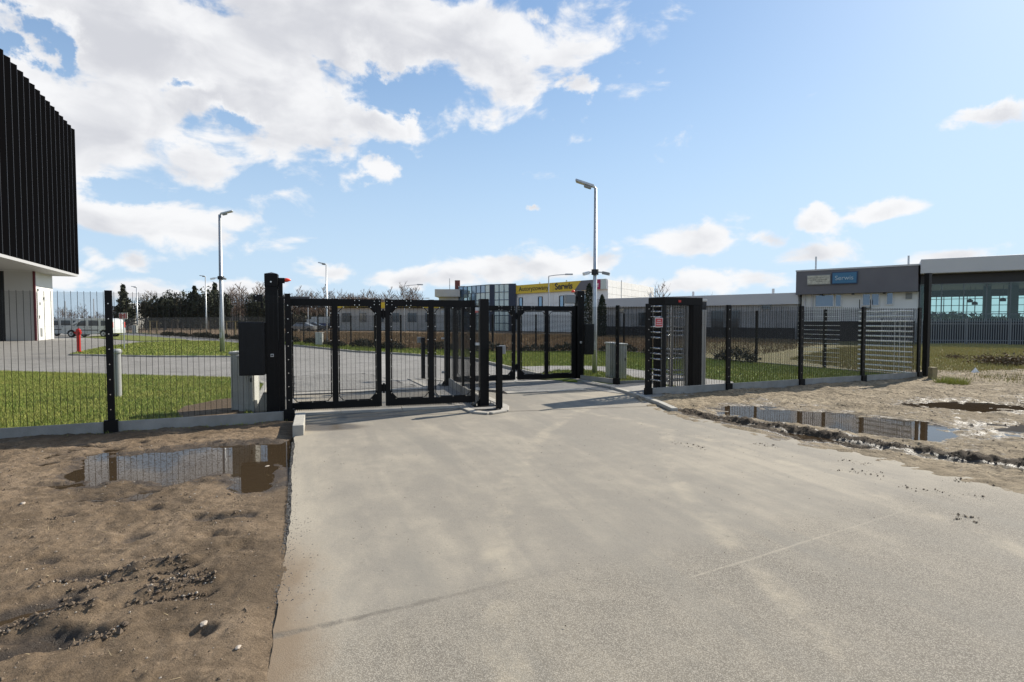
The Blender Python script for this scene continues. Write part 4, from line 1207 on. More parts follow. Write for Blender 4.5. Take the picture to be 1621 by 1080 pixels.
# ================================================================== TURNSTILE
sT0, sT1 = on_fence(1056), on_fence(1117)
TW = sT1 - sT0
t0 = loc(sT0, .12)
ts = tag(empty('turnstile', (*t0, 0), ANG), 'full-height turnstile with steel rotor bars under a black canopy', 'turnstile')
H = 2.16; D = .56
DSB = mat('dark steel bar', (.34, .34, .34), .35, .9)
MB().box((TW / 2, D / 2, H - .09), (TW, D, .18)).build('canopy', BLACK, ts, bevel=.008)
MB().box((.03, .04, H / 2 - .09), (.06, .08, H - .18)).build('frame_post', CHAR, ts, bevel=.004)
MB().box((.03, D - .04, H / 2 - .09), (.06, .08, H - .18)).build('frame_post', BLACK, ts, bevel=.004)
MB().box((TW - .14, .14, H / 2 - .09), (.26, .28, H - .18)).build('cabinet_column', BLACK, ts, bevel=.006)
MB().box((.26, D - .06, H / 2 - .09), (.22, .12, H - .2)).build('rear_column', BLACK, ts, bevel=.006)
c = Vector((.50, .36))
for k in range(15):
    a = R(-158 + k * 8.2); x, y = c.x + .40 * math.cos(a), c.y + .32 * math.sin(a)
    MB().tube([(x, y, .05), (x, y, H - .18)], .009, 8).build('cage_bar', STEEL if k in (4,) else DSB, ts)
MB().tube([(c.x, c.y, .03), (c.x, c.y, H - .18)], .045, 14).build('rotor_shaft', DSB, ts)
for k in range(3):
    a = R(-22 + 120 * k); dx, dy = math.cos(a), math.sin(a)
    for g0 in (.30, .78, 1.30, 1.72):
        for i in range(3):
            z = g0 + i * .10
            MB().tube([(c.x + dx * .04, c.y + dy * .04, z), (c.x + dx * .30, c.y + dy * .30, z), (c.x + dx * .32, c.y + dy * .32, z)], [.017, .017, .008], 8).build('rotor_bar', STEEL, ts, smooth=True)
for g0 in (.30, .78, 1.26, 1.72):
    for i in range(3):
        z = g0 + i * .12
        MB().tube([(.0, .07, z), (-.01, D / 2, z), (.0, D - .06, z)], .02, 8).build('barrier_bar', STEEL, ts, smooth=True)
MB().box((TW / 2, D / 2, .01), (TW, D, .02)).build('floor_plate', GALV, ts)
MB().box((.42, -.004, H - .09), (.07, .012, .05)).build('status_lamp', RED, ts)
r = tag(empty('warning_sign', (*loc(on_fence(1042), .0), 1.60), ANG), 'small red sign with white border and lettering on the turnstile bars', 'sign')
MB().box((0, 0, 0), (.21, .008, .20)).build('panel', WHITE, r)
MB().box((0, -.006, 0), (.185, .006, .175)).build('red_field', mat('sign red', (.50, .05, .05), .5), r)
b = MB()
for z, w in ((.045, .09), (0, .13), (-.045, .14)):
    x = -w / 2
    while x < w / 2: ww = rnd.uniform(.008, .016); b.box((x + ww / 2, -.0105, z), (ww, .002, .024)); x += ww + .005
b.build('lettering', mat('sign white print', (.7, .55, .55), .5), r)
r = tag(empty('silver_cabinet_column', (*loc(sT1 + .06, .30), 0), ANG), 'slim silver metal column attached behind the right side of the turnstile', 'column')
MB().box((.03, 0, .95), (.17, .22, 1.86)).build('casing', mat('brushed panel', (.48, .48, .46), .4, .5), r, bevel=.006)
MB().box((.03, 0, 1.98), (.17, .22, .18)).build('head', DARK, r)
MB().box((.03, 0, 2.10), (.19, .24, .05)).build('cover', mat('brushed panel', (.48, .48, .46)), r, bevel=.006)

# ================================================================== LAMP POSTS


def lamp_post(x, y, H, headdir, label, cams=True, r0=.085, tilt=12, group='slim galvanised lamp posts in the yard'):
    r = tag(empty('lamp_post', (x, y, 0)), label, 'lamp post', group)
    MB().tube([(0, 0, 0), (0, 0, 1.4), (0, 0, H)], [r0, r0 * .93, r0 * .52], 16).build('pole', GALV, r, smooth=True)
    MB().box((0, 0, .02), (.34, .34, .04)).build('base_plate', GALV, r)
    MB().box((0, -r0 - .004, .9), (.09, .01, .28)).build('access_door', GALV, r)
    dx, dy = math.cos(headdir), math.sin(headdir); t = math.tan(R(tilt))
    def pt(a, z=0): return (dx * a, dy * a, H + .02 + a * t + z)
    MB().tube([(0, 0, H - .05), pt(.02), pt(.14)], .035, 10).build('spigot', GALV, r)
    m = Matrix.Translation((0, 0, H + .04)) @ Matrix.Rotation(headdir, 4, 'Z') @ Matrix.Rotation(-R(tilt), 4, 'Y')
    b = MB(m); b.add([(.05, -.07, -.04), (.05, .07, -.04), (.62, .16, -.03), (.62, -.16, -.03), (.05, -.07, .04), (.05, .07, .04), (.62, .14, .03), (.62, -.14, .03)], [(0, 3, 2, 1), (4, 5, 6, 7), (0, 1, 5, 4), (1, 2, 6, 5), (2, 3, 7, 6), (3, 0, 4, 7)])
    b.build('luminaire', GALV, r, bevel=.015)
    MB(m).box((.22, 0, -.07), (.22, .16, .08)).build('gear_box', GREYP, r, bevel=.02)
    MB(m).box((.45, 0, -.037), (.28, .2, .012)).build('lens', mat('lamp lens', (.55, .53, .42), .3), r)
    if cams:
        z = cams
        MB().tube([(0, 0, z - .08), (0, 0, z + .08)], r0 + .03, 12).build('camera_collar', DARK, r)
        for s_ in (-1, 1):
            MB().bar((s_ * .08, -.02, z), (s_ * .3, -.12, z - .02), .03).build('camera_arm', GREYP, r)
            cm = MB().bar((s_ * .20, -.16, z - .03), (s_ * .38, -.28, z - .08), .09, .09).build('security_camera', WHITE if s_ < 0 else GREYP, r, bevel=.01)
    return r


p = gp(352, 559); lamp_post(p[0], p[1], at(350, 340, p[1]).z, R(15), 'lamp post on the middle lawn, behind the near fence, its head turned right', cams=at(352, 440, p[1]).z, r0=.12, tilt=16)
p = gp(941, 594); lamp_post(p[0], p[1], at(940, 298, p[1]).z, R(170), 'lamp post right of the far gate, its head turned left', cams=at(940, 431, p[1]).z, r0=.075, tilt=20)
lamp_post(xat(517.5, 44), 44, at(517, 419, 44).z, R(175), 'distant lamp post rising behind the near gate', cams=None, r0=.08)
p = gp(327, 530.5); lamp_post(p[0], p[1], at(325, 438, p[1]).z, R(175), 'distant lamp post left of the lawn lamp, in front of the dark pines', cams=None, r0=.09, tilt=8)
p = gp(218, 527.8); lamp_post(p[0], p[1], at(215, 455, p[1]).z, R(178), 'farthest lamp post on the left, beside a small cabinet', cams=None, r0=.1, tilt=8)


def road_lamp(px, ytop, Y, arms, label):
    H = at(px, ytop, Y).z; r = tag(empty('road_lamp', (xat(px, Y), Y, -.1)), label, 'lamp post')
    MB().tube([(0, 0, 0), (0, 0, H)], [.10, .06], 8).build('pole', GALV, r)
    for s_ in arms:
        MB().tube([(0, 0, H), (s_ * .8, 0, H + .12), (s_ * 2.0, 0, H + .2)], .045, 6).build('arm', GALV, r)
        MB().box((s_ * 2.4, 0, H + .22), (.9, .35, .16)).build('luminaire', GALV, r, bevel=.03)
    return r


road_lamp(640.5, 452, 85, (1,), 'road lamp with one arm to the right, beyond the near gate')
road_lamp(660, 473, 125, (-1, 1), 'double-armed road lamp far beyond the near gate')
road_lamp(868.5, 436, 66, (1,), 'road lamp with one arm before the building with the yellow sign')
road_lamp(391, 480, 110, (), 'thin bare pole before the birch wood')
road_lamp(488, 480, 90, (), 'thin pole beyond the near gate, left of the taller lamp')
road_lamp(712, 440, 100, (), 'slim flagless mast beside the glazed block')
road_lamp(104, 476, 90, (), 'pale pole above the rear white van')
road_lamp(149, 472, 90, (), 'pale pole above the front white van')

# sign post on the left
p = gp(197, 554); r = tag(empty('sign_post', (p[0], p[1], 0)), 'red and white striped sign on a thin post behind the hydrant lawn', 'sign')
MB().tube([(0, 0, 0), (0, 0, 1.7)], .03, 8).build('post', GALV, r)
MB().box((0, -.03, 1.88), (.46, .02, .36)).build('panel', WHITE, r)
b = MB()
for x, w in ((-.17, .06), (-.07, .05), (.03, .03), (.10, .06), (.19, .04)): b.box((x, -.045, 1.88 + rnd.uniform(-.01, .01)), (w, .008, .28))
b.box((-.03, -.046, 1.9), (.12, .006, .05)); b.build('red_marks', RED, r)

# ================================================================== VEHICLES


def wheel(parent, x, y, z, r_, w=.2, rim=GALV):
    o = MB().tube([(x, y - w / 2, z), (x, y - w / 2 + .03, z), (x, y + w / 2 - .03, z), (x, y + w / 2, z)], [r_ * .9, r_, r_, r_ * .9], 20).build('tyre', TYRE, parent)
    MB().tube([(x, y - w / 2 - .012, z), (x, y - w / 2 + .01, z)], r_ * .62, 14).build('rim', rim, parent)
    MB().tube([(x, y - w / 2 - .02, z), (x, y - w / 2 - .005, z)], r_ * .16, 8).build('hub', DARK, parent)
    return o


def van(x, y, rz, label):
    r = tag(empty('parked_van', (x, y, 0), rz), label, 'van', 'white vans parked beside the black building')
    Lh, W, Hh = 4.9, .92, 1.84
    prof = [(-2.42, .45), (-2.45, .62), (-2.40, .88), (-2.25, 1.0), (-1.62, 1.12), (-.92, 1.68), (-.6, 1.80), (0, 1.86), (1.2, 1.86), (2.0, 1.80), (2.2, 1.7), (2.36, 1.05), (2.42, .75), (2.42, .38), (1.9, .33), (-1.2, .33)]
    # wheel arches cut in the outline
    def arch(cx): return [(cx + .40 * math.cos(a), .33 + .40 * math.sin(a)) for a in np.linspace(0, math.pi, 9)]
    prof = prof[:14] + [(2.0, .28)] + arch(1.52) + [(0, .26)] + arch(-1.52) + [(-2.1, .28), (-2.4, .36)]
    MB().extrude_profile(prof, -W, W).build('body', CARW, r, bevel=.03)
    for s_ in (-1, 1):
        def side(pts, nm, m_, off=.006):
            vs = []
            for px_, pz in pts:
                yy = W
                vs.append((px_, s_ * (yy + off), pz))
            n_ = len(vs); vs += [(a_, b_ - s_ * .03, c_) for a_, b_, c_ in vs]
            MB().add(vs, [tuple(range(n_)), tuple(range(n_, 2 * n_))[::-1]] + [(i, (i + 1) % n_, n_ + (i + 1) % n_, n_ + i) for i in range(n_)]).build(nm, m_, r)
        side([(-1.05, 1.10), (-.12, 1.10), (-.12, 1.62), (-.55, 1.60), (-.80, 1.42)], 'front_door_window', GLASSD)
        side([(.12, 1.10), (1.08, 1.10), (1.05, 1.62), (.12, 1.63)], 'rear_door_window', GLASSD)
        side([(1.28, 1.10), (1.95, 1.12), (1.86, 1.60), (1.28, 1.62)], 'quarter_window', GLASSD)
        side([(-1.45, 1.12), (-1.12, 1.12), (-.9, 1.38)], 'corner_window', GLASSD)
        side([(-1.05, .66), (1.05, .66), (1.05, .72), (-1.05, .72)], 'side_moulding', SKIRT, .014)
        side([(-.02, .40), (.0, .40), (.0, 1.62), (-.02, 1.62)], 'door_seam', SKIRT, .004)
        for cx in (-.28, .28): side([(cx - .09, .95), (cx + .09, .95), (cx + .09, .99), (cx - .09, .99)], 'door_handle', SKIRT, .02)
        MB().box((-.98, s_ * (W + .08), 1.12), (.10, .18, .2)).build('mirror', CARW, r, bevel=.03)
        wheel(r, -1.52, s_ * (W - .08), .33, .33); wheel(r, 1.52, s_ * (W - .08), .33, .33)
        MB().box((2.36, s_ * (W - .06), 1.2), (.08, .12, .55)).build('tail_light', REDL, r, bevel=.02)
        MB().box((-2.30, s_ * (W - .16), .84), (.22, .26, .18)).build('headlight', GLASSL, r, bevel=.04)
    MB().add([(-1.55, -.72, 1.15), (-1.55, .72, 1.15), (-.98, .66, 1.62), (-.98, -.66, 1.62), (-1.5, -.72, 1.12), (-1.5, .72, 1.12), (-.93, .66, 1.6), (-.93, -.66, 1.6)], [(0, 1, 2, 3), (4, 7, 6, 5), (0, 4, 5, 1), (1, 5, 6, 2), (2, 6, 7, 3), (3, 7, 4, 0)]).build('windscreen', GLASSD, r)
    MB().box((-2.42, 0, .45), (.08, 1.5, .18)).build('bumper', SKIRT, r, bevel=.02)
    return r


v = van(xat(148.5, 54.5), 54.5, R(2), 'white high-roofed passenger van, the nearer one behind the hydrant')
v2 = van(xat(96, 57.5), 58.2, R(4), 'white high-roofed van half hidden behind the white wall and the nearer van')

# truck and cars on the far road
r = tag(empty('box_truck', (xat(505, 98), 98, -.1)), 'white box truck on the far road, seen through the near gate', 'truck')
MB().box((.4, 0, 1.75), (2.9, 1.9, 1.1)).box((-1.4, 0, 1.45), (.9, 1.8, .9)).build('body', CARW, r, bevel=.05)
MB().box((.4, 0, .95), (2.9, 1.8, .45)).build('blue_skirt', mat('deep blue panel', (.03, .06, .22), .4), r)
MB().box((-1.75, 0, 1.7), (.22, 1.6, .4)).build('windscreen', GLASSD, r)
for x in (-1.3, 1.2):
    for y in (-.8, .8): MB().tube([(x, y - .1, .38), (x, y + .1, .38)], .38, 12).build('wheel', TYRE, r)


def small_car(px, Y, m, label):
    r = tag(empty('parked_car', (xat(px, Y), Y, -.1)), label, 'car')
    prof = [(-2.0, .35), (-2.05, .7), (-1.2, .9), (-.6, 1.35), (.7, 1.38), (1.5, .95), (2.0, .88), (2.05, .35)]
    MB().extrude_profile(prof, -.82, .82, .15, .9).build('body', m, r, bevel=.06)
    MB().extrude_profile([(-1.0, .93), (-.55, 1.28), (.62, 1.3), (1.25, .95)], -.79, .79, .10, .9).build('windows', GLASSD, r)
    for x in (-1.25, 1.3):
        for y in (-.75, .75): MB().tube([(x, y - .1, .32), (x, y + .1, .32)], .32, 12).build('wheel', TYRE, r)


small_car(478, 84, mat('silver car paint', (.3, .31, .32), .3, .5), 'small silver car on the far road, left of the white truck')
small_car(492, 92, CARD, 'small dark car on the far road just left of the white truck')

# ================================================================== BUILDINGS


def wall_frame(a, b):
    """local frame on the ground along a->b, +y away from the viewer"""
    a, b = Vector(a), Vector(b); d = b - a; return d.length, math.atan2(d.y, d.x)


def text(s, size, m, parent, loc_, extrude=.02, offset=0.0, sx=1.0):
    cu = bpy.data.curves.new('lettering', 'FONT'); cu.body = s; cu.size = size; cu.extrude = extrude; cu.offset = offset; cu.align_x = 'LEFT'
    cu.materials.append(m); o = bpy.data.objects.new('lettering', cu); COL.objects.link(o); o.parent = parent
    me = bpy.data.meshes.new_from_object(o); bpy.data.objects.remove(o)
    if not me.materials: me.materials.append(m)
    o = put('lettering', me, parent); o.location = loc_; o.rotation_euler = (math.pi / 2, 0, 0); o.scale = (sx, 1, 1); return o


def window(parent, x, z0, w, h, m=GLASSD, frame=None, y=0.0, bars=0, name='window'):
    fr = MB(); t = .07; fm = frame or DARK
    fr.box((x, y - .03, z0 + t / 2), (w, .10, t)).box((x, y - .03, z0 + h - t / 2), (w, .10, t)).box((x - w / 2 + t / 2, y - .03, z0 + h / 2), (t, .10, h - 2 * t)).box((x + w / 2 - t / 2, y - .03, z0 + h / 2), (t, .10, h - 2 * t))
    for k in range(bars): fr.box((x - w / 2 + w * (k + 1) / (bars + 1), y - .03, z0 + h / 2), (t, .09, h - 2 * t))
    o = fr.build(name, fm, parent)
    MB().box((x, y - .012, z0 + h / 2), (w - 2 * t, .02, h - 2 * t)).build('pane', m, o)
    return o


# ---- black finned hall on the left
F0, F1 = Vector(at(-260, 402, 24.0)[:2]), Vector((-39.1, 50.0))
dirv = (F1 - Vector((-31.6, 34.3))).normalized(); F0 = F1 - dirv * 38
Lb, ab = wall_frame(F0, F1)
hall = tag(empty('black_hall', (F0.x, F0.y, 0), ab), 'black hall clad in tall vertical fins over a white ground floor', 'building')
ZB, ZT = 5.75, 18.6
BF = mat('matt black cladding', (.003, .003, .0035), .9, 0, spec=0.0)
FINM = mat('black fin metal', (.0035, .0035, .004), .9, 0, spec=0.0)
MB().box((Lb / 2, 9, (ZB + ZT) / 2), (Lb, 17.8, ZT - ZB - .1)).build('upper_volume', BF, hall)
fm_ = MB().add([(0, 0, ZB), (.62, 0, ZB), (.62, -.30, ZB), (.10, -.05, ZB), (0, 0, ZT), (.62, 0, ZT), (.62, -.30, ZT), (.10, -.05, ZT)], [(0, 3, 2, 1), (4, 5, 6, 7), (0, 1, 5, 4), (1, 2, 6, 5), (2, 3, 7, 6), (3, 0, 4, 7)]).mesh('fin', FINM)
nf = 33; fs_ = Lb / nf
for i in range(nf): put('fin', fm_, hall, (i * fs_ + fs_ - .64, .085, 0))
edge_m = mat('dark grey fin edge', (.055, .058, .068), .6, 0, spec=.2)
e_ = MB().box((0, 0, (ZB + ZT) / 2), (.035, .03, ZT - ZB)).mesh('fin_edge', edge_m)
for i in range(nf): put('fin_edge', e_, hall, (i * fs_ + fs_ - .01, -.225, 0))
MB().box((Lb / 2 - .3, 8.0, ZB - .12), (Lb + .2, 16.4, .2)).build('soffit', mat('light soffit', (.36, .36, .36), .6), hall)
# white ground floor, set back 1.5 m
w0 = Lb - 5.6
MB().box((w0 + 2.65, 4.5, ZB / 2 - .12), (4.5, 6.0, ZB - .2)).build('white_wall', CLOUDW, hall)
jb = MB()
for z in (1.1, 2.2, 3.3, 4.4): jb.box((w0 + 2.65, 1.497, z), (4.5, .012, .02))
jb.build('panel_joints', mat('panel joint', (.45, .45, .44), .6), hall)
dr = MB().box((w0 + 1.35, 1.46, 1.95), (1.3, .05, 3.9)).build('service_door', mat('white door', (.7, .7, .68), .5), hall)
MB().box((w0 + .95, 1.42, 1.9), (.06, .06, .25)).build('handle', DARK, dr)
MB().box((w0 + 1.35, 1.43, .65), (.45, .03, .7)).build('kick_grille', GREYP, dr)
for x, z, s_ in ((w0 + 1.2, 3.0, .22), (w0 + 2.2, 3.45, .3), (w0 + .9, 4.1, .15)): MB().box((x, 1.44, z), (s_, .08, .2)).build('wall_fitting', GREYP, hall)
# shaded entrance wall facing the yard and dark glazing
en_ = MB(); q0 = Vector((w0 - .0, 1.5)); dv = Matrix.Rotation(-ab, 2) @ Vector((-.893, -.45))
wd = mat('grey entrance panel', (.42, .42, .41), .6)
q1 = q0 + dv * 1.75; nrm = Vector((-dv.y, dv.x))
MB().bar((q0.x, q0.y, ZB / 2 - .1), (q1.x, q1.y, ZB / 2 - .1), .15, ZB - .25).build('entrance_wall', wd, hall)
MB().bar((q0.x, q0.y, ZB / 2 - .1), ((q0 - dv * .14).x, (q0 - dv * .14).y, ZB / 2 - .1), .2, ZB - .23).build('red_edge_trim', mat('dark red trim', (.10, .012, .02), .5), hall)
q2 = q1 + dv * 6
MB().bar((q1.x, q1.y, ZB / 2 - .1), (q2.x, q2.y, ZB / 2 - .1), .1, ZB - .25).build('entrance_glazing', mat('dark door glass', (.02, .022, .025), .5, 0, spec=.15), hall)
gm = MB()
for k in range(8): q = q1 + dv * (.02 + k * .8); gm.box((q.x, q.y, ZB / 2 - .1), (.12, .12, ZB - .24))
gm.build('glazing_mullion', DARK, hall)
MB().bar((q0.x, q0.y, ZB - .12), (q2.x, q2.y, ZB - .12), .5, .3).build('canopy_fascia', FASC, hall)
MB().box((Lb - .6, 3.5, ZB - .3), (.5, .25, .12)).build('camera_box', GREYP, hall)


# ---- small house among the trees on the left
r = tag(empty('small_house', (xat(207, 118), 118, -.1)), 'small pale gabled house among the dark trees', 'building')
MB().box((0, 0, 1.9), (4.6, 5, 3.8)).build('wall', PALE, r)
MB().add([(-2.7, -2.8, 3.75), (2.7, -2.8, 3.75), (0, -2.8, 5.4), (-2.7, 2.8, 3.75), (2.7, 2.8, 3.75), (0, 2.8, 5.4)], [(0, 1, 2), (3, 5, 4), (0, 3, 4, 1), (1, 4, 5, 2), (2, 5, 3, 0)]).build('roof', FASC, r)
window(r, 0, 2.2, .9, .9, y=-2.5)

# ---- workshop with the yellow sign
A, B = Vector((.25, 90)), Vector((12.75, 75)); Lw, aw = wall_frame(A, B)
ws = tag(empty('service_workshop', (A.x, A.y, -.1), aw), 'white two-storey workshop under a long yellow sign band', 'building')
HW = 7.35
MB().add([(0, .15, 0), (Lw, .15, 0), (Lw - 6.9, 19.9, 0), (-5, 18, 0), (0, .15, HW - .3), (Lw, .15, HW - .3), (Lw - 6.9, 19.9, HW - .3), (-5, 18, HW - .3)], [(0, 3, 2, 1), (4, 5, 6, 7), (0, 1, 5, 4), (1, 2, 6, 5), (2, 3, 7, 6), (3, 0, 4, 7)]).build('wall', CLOUDW, ws)
cl = MB(); pw, ph = Lw / 17, 1.08
wins = [(1.9, .95), (6.6, .95), (11.4, .95), (15.4, .95)]
for i in range(17):
    for j in range(5):
        x = (i + .5) * pw; z = (j + .5) * ph
        if j in (3, 4) and any(abs(x - wx) < pw * .45 for wx, _ in wins): continue
        cl.box((x, .09, z), (pw - .035, .06, ph - .035))
tag(cl.build('facade_panels', CLOUDW, ws), kind='stuff')
for wx, ww in wins:
    wx = (int(wx / pw) + .5) * pw
    window(ws, wx, 3.25, .85, 2.1, GLASSB, y=.08)
# end wall panels
ev = Vector((-6.9, 19.75)); el_ = ev.length; eg = math.atan2(ev.y, ev.x)
cl = MB(Matrix.Translation((Lw, .15, 0)) @ Matrix.Rotation(eg, 4, 'Z'))
for i in range(13):
    for j in range(7): cl.box(((i + .5) * el_ / 13, -.03, .5 + (j + .5) * .96), (el_ / 13 - .04, .06, .92))
tag(cl.build('end_wall_panels', CLOUDW, ws), kind='stuff')
MB().box((Lw * .45, 0, HW - .72), (Lw * .9, .3, 1.35)).build('sign_band', YELL, ws)
MB().box((Lw * .95, .02, HW - .72), (Lw * .1, .26, 1.35)).build('band_backing', CLOUDW, ws)
MB().box((.25, -.17, HW - .72), (.5, .06, 1.37)).build('band_end', FASC, ws)
x0, x1, x2 = Lw * .70, Lw * .77, Lw * .90
MB().add([(x0, -.2, HW - 1.4), (x1, -.2, HW - .04), (x2, -.2, HW - .04), (x2, -.2, HW - 1.4), (x0, -.15, HW - 1.4), (x1, -.15, HW - .04), (x2, -.15, HW - .04), (x2, -.15, HW - 1.4)], [(0, 1, 2, 3), (4, 7, 6, 5), (0, 4, 5, 1), (1, 5, 6, 2), (2, 6, 7, 3), (3, 7, 4, 0)]).build('dark_chevron', DGREY, ws)
MB().box((Lw * .925, -.2, HW - .72), (Lw * .05, .08, 1.37)).build('magenta_sign', MAG, ws)
MB().box((Lw * .925, -.245, HW - .68), (.45, .02, .16)).box((Lw * .925 + .1, -.245, HW - .9), (.12, .02, .3)).build('magenta_sign_mark', WHITE, ws)
MB().box((Lw * .977, -.2, HW - .72), (Lw * .045, .08, 1.37)).build('pale_sign', mat('pale green sign', (.55, .62, .56), .5), ws)
INK = mat('dark lettering', (.05, .045, .035), .6)
text('Autoryzowany', 1.0, INK, ws, (1.5, -.17, HW - 1.0), sx=1.16)
text('Serwis', 1.3, INK, ws, (9.7, -.17, HW - 1.08), offset=.03, sx=1.05)
MB().box((9.3, -.17, HW - .72), (.05, .04, 1.3)).build('band_joint', mat('faded yellow', (.6, .45, .1), .6), ws)
for i, x in enumerate((3, 9, 15)): MB().tube([(x, 3, HW - .3), (x, 3, HW + .5)], .12, 8).build('roof_vent', GALV, ws)

# glazed corner block
P0, P1, P2 = Vector((xat(727, 98), 98)), Vector((xat(776, 91), 91)), Vector((xat(806, 89.5), 89.5))
gb = tag(empty('glazed_block', (P1.x, P1.y, -.1)), 'glazed office block with blue and pale mirror panes beside the yellow sign', 'building')
HG = 7.55
MB().prism([(0, .1), (P2.x - P1.x + 1.0, P2.y - P1.y + .1), (P2.x - P1.x + 3, 14), (P0.x - P1.x, 14), (P0.x - P1.x, P0.y - P1.y + .1)], 0, HG - .05).build('core', DARK, gb)


def curtain(a, b, cols, m1, name='pane', strip=()):
    a = a - P1; b = b - P1; d = b - a; L_ = d.length; ang = math.atan2(d.y, d.x); rows = 6
    for i in range(cols):
        for j in range(rows):
            q = a + d * ((i + .5) / cols)
            mm = DGREY if i in strip else (m1 if not callable(m1) else m1(i, j))
            o = MB().box((0, 0, 0), (L_ / cols - .09, .04, HG / rows - .09)).build(name, mm, gb); o.location = (q.x, q.y - .02, (j + .5) * HG / rows); o.rotation_euler = (rnd.uniform(-.01, .01), 0, ang + rnd.uniform(-.006, .006))
    fr = MB(Matrix.Translation((a.x, a.y, 0)) @ Matrix.Rotation(ang, 4, 'Z'))
    for i in range(cols + 1): fr.box((L_ * i / cols, -.05, HG / 2), (.10, .12, HG))
    for j in range(rows + 1): fr.box((L_ / 2, -.045, HG * j / rows), (L_, .11, .10))
    fr.build('mullions', mat('blue grey mullion', (.05, .08, .13), .4), gb)


GP = mat('painted sky reflection', (.66, .76, .70), .15, 0)  # bright sky mirrored in the panes, painted as a pale diffuse colour
curtain(P0, P1, 7, lambda i, j: GP if i > 3 and rnd.random() < .6 else GLASSB if rnd.random() < .5 else GLASSL)
curtain(P1 + Vector((.7, -.1)), P2, 3, lambda i, j: GP)
MB().box((.32, -.08, HG / 2), (.7, .2, HG + .1)).build('blue_strip', mat('navy strip', (.02, .03, .06), .4), gb)
MB().box((P2.x - P1.x + .55, P2.y - P1.y, HG / 2), (1.1, .4, HG + .12)).build('blue_strip', mat('navy strip', (.02, .03, .06)), gb)
lb = tag(empty('pale_annexe', (xat(712, 99), 99, -.1)), 'pale flat-roofed annexe left of the glazed block with a small chimney', 'building')
MB().box((0, 3, 3.2), (3.6, 8, 6.4)).build('wall', PALE, lb)
MB().box((-.2, 2.7, 6.5), (4.4, 9, 1.3)).build('parapet', PALE, lb)
for x in (-1.1, 1.0): window(lb, x, 3.6, .8, 1.3, y=-1.0)
MB().box((1.2, 2, 8.0), (.9, .6, 1.9)).build('chimney', mat('brown chimney', (.16, .05, .04), .8), lb)
MB().box((2.0, 2, 7.5), (1.2, .8, .8)).build('roof_unit', PALE, lb)

# low wing with yellow band, behind the near gate
wg = tag(empty('low_wing', (xat(530, 95), 95, -.1), R(0)), 'long low pale wing with a yellow fascia, seen through the near gate', 'building')
Lq = xat(703, 95) - xat(530, 95)
MB().box((Lq / 2, 5, 1.95), (Lq, 9.8, 3.9)).build('wall', PALE, wg)
MB().box((Lq / 2, 4.9, 4.3), (Lq + .6, 10.4, .95)).build('fascia', YELL, wg)
for i in range(6):
    window(wg, 2 + i * 2.8, 1.4, 1.2 if i % 2 else 1.6, 1.6, y=.1, frame=GREYP, bars=1)

# ---- long low white building in the middle
A, B = Vector((9.4, 62.2)), Vector((24.6, 48)); Lm, am = wall_frame(A, B)
lw_ = tag(empty('long_low_building', (A.x, A.y, -.1), am), 'long single-storey pale building behind the turnstile fence', 'building')
MB().box((Lm / 2 - .5, 6, 1.6), (Lm + 1, 11.8, 3.2)).build('wall', mat('shed wall', (.36, .36, .36), .7, 0, (.42, .42, .41), .5), lw_)
MB().box((Lm / 2 - .5, 5.9, 3.62), (Lm + 1.2, 12.2, 1.0)).build('parapet', FASC, lw_, bevel=.03)
b = MB()
for i in range(int(Lm / .5)): b.box((i * .5, .075, 1.55), (.04, .06, 3.05))
tag(b.build('wall_ribs', mat('shed wall', (.36, .36, .36)), lw_), kind='stuff')
for x, w, z, h in ((3.2, .9, 2.6, .45), (6.0, 1.4, 1.1, 1.5), (9.0, .7, 2.6, .4), (13.8, 1.3, 1.0, 1.7), (15.4, .9, 1.0, 1.7), (18.2, .8, 2.7, .45)):
    window(lw_, x, z, w, h, y=.06, frame=GREYP)
for x in (4.5, 9.5, 17.5): MB().tube([(x, 4, 4.0), (x, 4, 4.75)], .12, 8).build('roof_vent', FASC, lw_)
for x, h in ((2.0, 2.1), (6.2, .9)): MB().tube([(x, 2, 4.0), (x, 2, 4.1 + h)], .035, 6).build('mast', GREYP, lw_)

# ---- grey fascia workshop
A, B = Vector((24.6, 48.0)), Vector((31.0, 42.5)); L3, a3 = wall_frame(A, B)
w3 = tag(empty('grey_fascia_workshop', (A.x, A.y, -.1), a3), 'two-storey pale workshop under a deep dark grey fascia with a blue sign', 'building')
MB().box((L3 / 2 + .15, 5.5, 2.0), (L3 - .3, 10.6, 4.0)).build('wall', CLOUDW, w3)
MB().box((L3 / 2, 5.0, 4.9), (L3, 11.2, 1.95)).build('fascia', DGREY, w3)
MB().box((L3 / 2, 5.0, 5.93), (L3 + .06, 11.3, .12)).build('roof_trim', FASC, w3)
s = L3 / 193.0                                     # metres per photo pixel along this front, roughly
def fx(px): 
    k = (px - 810.5) / FPX
    # intersect front line with column
    d = B - A; return (k * A.y - A.x) / (d.x - k * d.y) * d.length
sg = tag(empty('blue_sign', (*(A + (B - A).normalized() * fx(1318)), 4.55), a3), 'blue sign with pale lettering on the dark grey fascia', 'sign')
wS = fx(1358) - fx(1318)
MB().box((wS / 2, -.68, .52), (wS, .1, .98)).build('frame', mat('dark blue frame', (.02, .05, .12), .4), sg)
MB().box((wS / 2, -.74, .52), (wS - .12, .04, .84)).build('panel', BLUE, sg)
text('Serwis', .50, mat('pale blue lettering', (.45, .55, .6), .5), sg, (.22, -.765, .36), sx=1.0)
sg = tag(empty('weathered_sign', (*(A + (B - A).normalized() * fx(1279)), 4.5), a3), 'weathered cream sign left of the blue sign on the fascia', 'sign')
wS = fx(1316) - fx(1279)
MB().box((wS / 2, -.67, .5), (wS, .08, .82)).build('frame', GREYP, sg)
